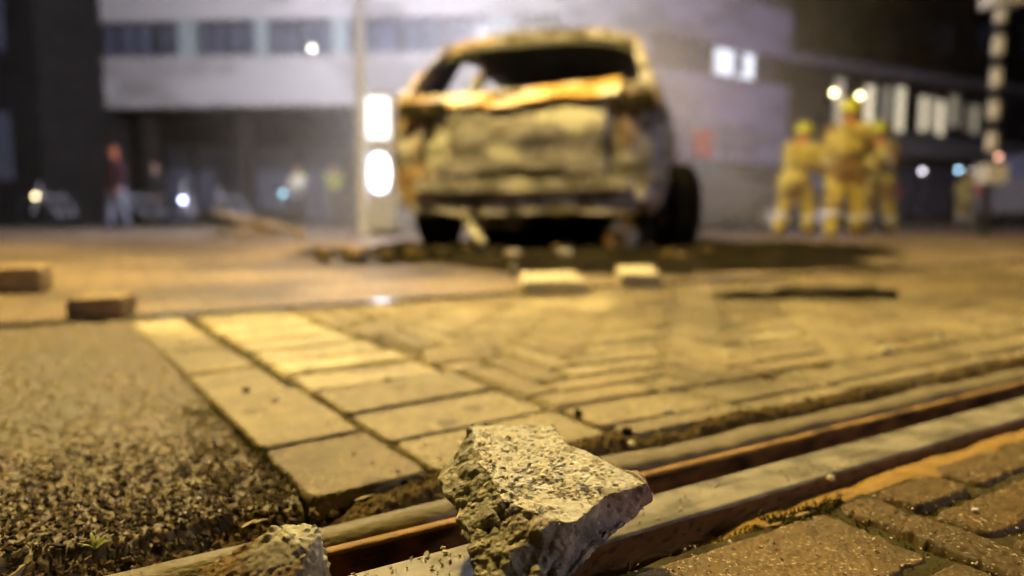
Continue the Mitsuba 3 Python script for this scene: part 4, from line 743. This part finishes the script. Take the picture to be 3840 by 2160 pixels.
for x, y in ((2098, 233), (2163, 240)):
    p = PX(x, y, 25.5 if x < 2120 else 26.3); small_lamp('facade_lamp', 'warm lit lamp on the far building, %s of the two above the tall firefighter' % ('left' if x < 2120 else 'right'), p, 0.085, (19, 14.5, 8), group='warm lamps on the far building', arm=p + [-0.1, 0.9, 0.0])
k = thing('dark_building', 'dark unlit brick building at the left edge', 'building')
part(k, 'wall', box(-26, -11.9, 17.6, 30, 0, 12), 'm_wall_dark')
for i in range(3):
    for j in range(3): part(k, 'window', box(-17.6 + i * 1.9, -16.5 + i * 1.9, 17.55, 17.61, 1.2 + j * 3.2, 2.9 + j * 3.2), 'm_pane')
k = thing('dark_building', 'tall dark block against the night sky at upper right', 'building')
part(k, 'wall', box(16, 44, 46, 60, 0, 24), 'm_wall_dark')
for i in range(8):
    for j in range(5): part(k, 'window', box(17.5 + i * 3.2, 19.1 + i * 3.2, 45.95, 46.01, 3 + j * 4, 4.8 + j * 4), 'm_pane')

# ---------------------------------------------------------------- street furniture, lamps
k = thing('lamp_post', 'pale slender lamp post left of the burnt car', 'lamp post')
b = PX(915, 585, 9.4); b[2] = 0
part(k, 'pole', tube([b + [0, 0, z] for z in (0, 1.0, 1.02, 4, 7.0)], [0.085, 0.085, 0.075, 0.07, 0.055], 18), 'm_galv', 40)
part(k, 'base_collar', lathe([(0.09, 0.0), (0.12, 0.0), (0.12, 0.05), (0.09, 0.06)], 18).apply_translation(b), 'm_galv', 40)
part(k, 'arm', tube([b + [0, 0, 6.98], b + [0.1, 0.5, 7.25], b + [0.25, 1.6, 7.35]], 0.035, 10), 'm_galv', 40)
hd = b + np.array([0.28, 1.9, 7.28]); tl = math.radians(52)
tilt = trimesh.transformations.rotation_matrix(tl, (1, 0, 0))
h_ = box(-0.24, 0.24, -0.24, 0.24, 0.004, 0.10); h_.apply_transform(tilt); part(k, 'flood_light', xf(h_, hd), 'm_galv')
h_ = tm([[-.2, -.2, 0], [.2, -.2, 0], [.2, .2, 0], [-.2, .2, 0]], [[0, 2, 1], [0, 3, 2]]); h_.apply_transform(tilt)
e = key(k + '__led_panel'); scene[e] = mikit.ply(xf(h_, hd), 'm_bandwhite', emitter=glow(*(LED * POLE_L), 1.5)); labels[e] = {'label': 'lit white floodlight panel above the frame'}
part(k, 'lantern_arm', tube([b + [0, 0, 6.3], b + [-0.1, -0.8, 6.5]], 0.03, 10), 'm_galv', 40)
part(k, 'lantern_cap', xf(lathe([(0.0, 0.2), (0.16, 0.15), (0.2, 0.1), (0.0, 0.12)], 20), b + [-0.1, -0.8, 6.3]), 'm_galv', 40)
q = trimesh.creation.icosphere(subdivisions=2, radius=0.12); q.apply_translation(b + [-0.1, -0.8, 6.28]); e = key(k + '__lantern_globe'); scene[e] = mikit.ply(q, 'm_bandwhite', smooth=True, emitter=glow(*(LED * LANTERN_L), 1.0)); labels[e] = {'label': 'lit white lantern globe above the frame'}

for pos_, L_, lab in ((LAMP_POS, LAMP_L, 'street lamp hung on a wire over the near track'), (LAMP2_POS, LAMP2_L, 'street lamp hung on a wire right of the burnt car')):
    k = thing('span_wire_lamp', lab, 'street lamp', 'street lamps hung on wires')
    lp = np.array(pos_)
    part(k, 'housing', xf(lathe([(0.0, 0.26), (0.05, 0.25), (0.10, 0.16), (0.26, 0.06), (0.28, 0.0), (0.25, 0.02), (0.0, 0.05)], 28), lp), 'm_galv', 40)
    part(k, 'wire', tube([lp + [-9, -2.4, 2.2], lp + [0, 0, 0.30], lp + [9, 2.4, 2.2]], 0.006, 6), 'm_darkmetal', True); part(k, 'hanger', tube([lp + [0, 0, 0.25], lp + [0, 0, 0.32]], 0.012, 8), 'm_darkmetal')
    dk = trimesh.creation.cylinder(0.15, 0.01, sections=28); dk.apply_translation(lp + [0, 0, 0.012]); e = key(k + '__lens'); scene[e] = mikit.ply(dk, 'm_bandwhite', emitter=glow(*(SODIUM * L_), 3.0)); labels[e] = {'label': 'lit warm sodium lens'}

k = thing('street_lamp', 'white street lamp on the pavement behind the camera', 'street lamp'); lp = np.array(BACK_POS)
part(k, 'mast', tube([[lp[0] + 0.9, lp[1], 0], [lp[0] + 0.9, lp[1], lp[2] + 0.2]], [0.09, 0.06], 14), 'm_galv', 40); part(k, 'arm', tube([lp + [0.9, 0, 0.2], lp + [0, 0, 0.22]], 0.03, 8), 'm_galv', 40)
part(k, 'cap', xf(lathe([(0.0, 0.26), (0.2, 0.2), (0.24, 0.12), (0.0, 0.14)], 20), lp), 'm_galv', 40)
q = trimesh.creation.icosphere(subdivisions=2, radius=0.15); q.apply_translation(lp); e = key(k + '__globe'); scene[e] = mikit.ply(q, 'm_bandwhite', smooth=True, emitter=glow(BACK_L, BACK_L * 0.86, BACK_L * 0.84, 1.5)); labels[e] = {'label': 'lit white globe'}

k = thing('information_totem', 'white lit information totem between the lamp post and the burnt car', 'totem')
b = PX(962, 592, 9.6); b[2] = 0; w = 0.195
part(k, 'cabinet', xf(from_mani(mani(box(-w, w, -0.12, 0.12, 0.0, 1.95))), b, 0.0), 'm_totem')
part(k, 'foot', xf(box(-w - 0.03, w + 0.03, -0.15, 0.15, 0, 0.06), b), 'm_darkmetal')
e = key(k + '__lit_panel'); scene[e] = mikit.ply(xf(box(-w + 0.05, w - 0.05, -0.135, -0.122, 1.32, 1.86), b), 'm_bandwhite', emitter=glow(2.4, 2.4, 2.55, 0.6)); labels[e] = {'label': 'blank glowing white upper panel'}
ov = trimesh.creation.cylinder(1.0, 0.012, sections=32); ov.apply_transform(trimesh.transformations.rotation_matrix(math.pi / 2, (1, 0, 0))); v = np.asarray(ov.vertices); ov.vertices = np.sign(v) * np.abs(v) ** [0.8, 1, 0.8] * [0.125, 1, 0.25] + [0, -0.13, 0.85]
e = key(k + '__lit_panel'); scene[e] = mikit.ply(xf(ov, b), 'm_bandwhite', emitter=glow(9, 9.2, 12, 0.6)); labels[e] = {'label': 'oval bluish white lower panel'}

k = thing('striped_pole', 'black and white striped traffic signal pole at right', 'signal pole')
b = PX(2475, 594, 9.3); b[2] = 0
part(k, 'lower_post', tube([b, b + [0, 0, 0.72]], 0.055, 16), 'm_black', 40)
part(k, 'button_box', xf(box(-0.13, 0.13, -0.13, 0.13, 0.70, 0.95), b + [0.04, 0, 0]), 'm_bandwhite')
z = 0.95
for i in range(8):
    part(k, 'black_band', tube([b + [0.015, 0, z], b + [0.015, 0, z + 0.19]], 0.066, 18), 'm_black', 40); part(k, 'white_band', tube([b + [0.015, 0, z + 0.19], b + [0.015, 0, z + 0.415]], 0.07, 18), 'm_bandwhite', 40); z += 0.415
    if i == 4:
        part(k, 'signal_bracket', xf(box(-0.19, 0.19, -0.18, 0.18, z - 0.02, z + 0.16), b + [0.03, 0, 0]), 'm_bandwhite')
part(k, 'signal_head', xf(box(-0.17, 0.17, -0.16, 0.16, z + 0.0, z + 0.9), b + [0.05, 0, 0]), 'm_darkmetal')

k = thing('red_banner', 'red vertical banner on a stand against the pale wall right of the burnt car', 'banner')
b = PX(1762, 560, 19.0); b[2] = 0
part(k, 'cloth', xf(box(-0.27, 0.27, -0.02, 0.02, 1.4, 2.65), b), 'm_red'); part(k, 'stand', tube([b, b + [0, 0.03, 2.65]], 0.03, 8), 'm_darkmetal', 40)
for (x, y), D, rad, r_, l in (((2320, 430), 25.5, (9, 8.6, 9.5), 0.066, 'small white light on a stand just left of the distant firefighter'), ((2411, 427), 26, (4, 7, 9.5), 0.066, 'small pale blue light on a stand above the distant firefighter'), ((2441, 429), 26, (9, 7.5, 9.5), 0.066, 'small pinkish light on a stand left of the striped pole'), ((2544, 399), 26, (7.5, 12, 14), 0.066, 'small cyan light on a stand right of the striped pole'), ((2512, 394), 25, (8, 4.0, 2.5), 0.066, 'small orange light on a stand beside the striped pole'), ((2508, 412), 25, (2.6, 1.6, 9), 0.06, 'distant violet light under the orange one')):
    small_lamp('work_light', l, PX(x, y, D), r_, rad, 'work light', 'small lights in front of the far building', mast=True)

# bicycles and planks at left
def bicycle(label, pos, yaw, lamp=None):
    k = thing('bicycle', label, 'bicycle', 'bicycles parked under the office building'); Q = lambda m: xf(m, pos, yaw)
    for y in (0, 1.05):
        t = trimesh.creation.torus(0.33, 0.02, 32, 8); t.apply_transform(trimesh.transformations.rotation_matrix(math.pi / 2, (0, 1, 0))); t.apply_translation((0, y, 0.35)); part(k, 'wheel', Q(t), 'm_tyre', True)
    fr = [[(0, 0, .35), (0, .42, .30), (0, .30, .78), (0, 0, .35)], [(0, .42, .30), (0, .90, .80), (0, 1.05, .35)], [(0, .32, .70), (0, .90, .78)], [(0, .90, .80), (0, .86, 1.0)]]
    part(k, 'frame', Q(union([tube(q, 0.018, 8) for q in fr])), 'm_galv', 40); part(k, 'handlebar', Q(tube([(-.28, .72, 1.02), (-.1, .86, 1.02), (.1, .86, 1.02), (.28, .72, 1.02)], 0.015, 8)), 'm_darkmetal', 40)
    part(k, 'saddle', Q(from_mani(hullpts([(-.08, .18, .85), (.08, .18, .85), (0, .42, .86), (-.06, .2, .80), (.06, .2, .80), (0, .4, .81)]))), 'm_black', 40)
    if lamp: q = trimesh.creation.icosphere(subdivisions=2, radius=0.045); q.apply_translation((0, 0.98, 0.72 if lamp[0] > lamp[2] else 0.62)); e = key(k + '__headlight'); scene[e] = mikit.ply(Q(q), 'm_bandwhite', smooth=True, emitter=glow(*lamp)); labels[e] = {'label': 'lit headlight'}
bicycle('bicycle with a yellowish lit headlight, leftmost under the building', (-10.35, 16.3, 0), math.pi - 0.3, (10, 8, 4.2))
bicycle('bicycle with a bluish white headlight right of the dark dressed man', (-7.2, 15.6, 0), math.pi + 0.2, (11, 12, 23))
bicycle('bicycle lying dark between the two bystanders', (-8.6, 17.0, 0), 1.9)
bicycle('bicycle standing side on near the police officers', (-6.4, 16.8, 0), 1.3)
p = PX(711, 487, 17); small_lamp('beacon', 'small cyan light left of the police officers', p, 0.04, (3, 7.5, 9.5), arm=p + [0, 0.3, -0.6])
for i, (x0, y0, x1, y1, l) in enumerate(((545, 535, 735, 578, 'long pale plank leaning on the debris pile at left'), (590, 556, 760, 592, 'pale plank lying lower on the debris pile'), (560, 575, 690, 596, 'brown plank at the foot of the debris pile'), (690, 560, 590, 590, 'short plank lying across the others'))):
    a, b = PX(x0, y0, 9.6), PX(x1, y1, 8.9); a[2] = max(a[2], 0.05); b[2] = max(b[2], 0.04)
    d = b - a; L = np.linalg.norm(d); m = from_mani(mani(box(0, L, -0.07, 0.07, -0.02, 0.02)).refine_to_length(0.12)); v = np.asarray(m.vertices); d /= L; sd = np.cross(d, [0, 0, 1]); sd /= np.linalg.norm(sd); v = a + v[:, :1] * d + v[:, 1:2] * sd + v[:, 2:3] * np.cross(sd, d); m.vertices = v
    solid('plank', m, 'm_wood', l, 'plank', 'planks on the debris pile at left')
for i in range(14):
    x, y = rl.uniform(520, 900), rl.uniform(592, 602); p = PX(x, y, rl.uniform(7.4, 9)); s = rl.uniform(0.02, 0.06); p[2] = s * 0.3
    solid('rubble_lump', xf(blob(300 + i, s, 0.7, 2, 0.9), p, i), ('m_soil', 'm_brick')[i % 2], ('dark clod of debris', 'brown brick fragment')[i % 2] + ' lying below the planks at left', 'rubble', ('dark clods', 'brick fragments')[i % 2] + ' below the planks', smooth=40)

# ---------------------------------------------------------------- smoke drifting behind the burnt car
SX, SY, SZ = (-9.0, 11.0), (4.75, 18.0), (0.14, 7.5)
gz, gy, gx = np.meshgrid(np.linspace(0, 1, 40), np.linspace(0, 1, 36), np.linspace(0, 1, 64), indexing='ij')
wx, wy, wz = SX[0] + gx * (SX[1] - SX[0]), SY[0] + gy * (SY[1] - SY[0]), SZ[0] + gz * (SZ[1] - SZ[0])
plume = np.exp(-((wx - 0.1 - 0.12 * wz) / 1.9) ** 2 - ((wy - 9.5) / 4.2) ** 2) + 0.16 * np.exp(-((wx + 2.6) / 2.2) ** 2 - ((wy - 12.5) / 3.5) ** 2) + 0.4 * np.exp(-((wx - 3.4) / 2.2) ** 2 - ((wy - 12.5) / 3.0) ** 2 - (wz / 1.8) ** 2)
plume = plume + 1.6 * np.exp(-((wx - 0.9) / 1.0) ** 2 - ((wy - 6.0) / 1.3) ** 2 - ((wz - 1.25) / 0.5) ** 2)
plume = plume * np.clip(meshkit.fbm(np.stack([wx * 0.5, wy * 0.5, wz * 0.55], -1), 4, 3) * 2.6 - 0.75, 0, 1.3)
fade = lambda t: np.clip(np.minimum(t, 1 - t) / 0.06, 0, 1)
plume = (plume * fade(gx) * fade(gy) * np.clip((1 - gz) / 0.15, 0, 1)).astype(np.float32)
scene['smoke_medium'] = {'type': 'heterogeneous', 'albedo': 0.93, 'scale': 0.21, 'sigma_t': {'type': 'gridvolume', 'grid': mi.VolumeGrid(plume[..., None]), 'to_world': T().translate([SX[0], SY[0], SZ[0]]).scale([SX[1] - SX[0], SY[1] - SY[0], SZ[1] - SZ[0]])}}
scene['smoke'] = {'type': 'cube', 'to_world': T().translate([(SX[0] + SX[1]) / 2, (SY[0] + SY[1]) / 2, (SZ[0] + SZ[1]) / 2]).scale([(SX[1] - SX[0]) / 2, (SY[1] - SY[0]) / 2, (SZ[1] - SZ[0]) / 2]), 'bsdf': {'type': 'null'}, 'interior': {'type': 'ref', 'id': 'smoke_medium'}}
labels['smoke'] = {'label': 'grey lilac smoke drifting behind the burnt car', 'category': 'smoke', 'kind': 'stuff'}
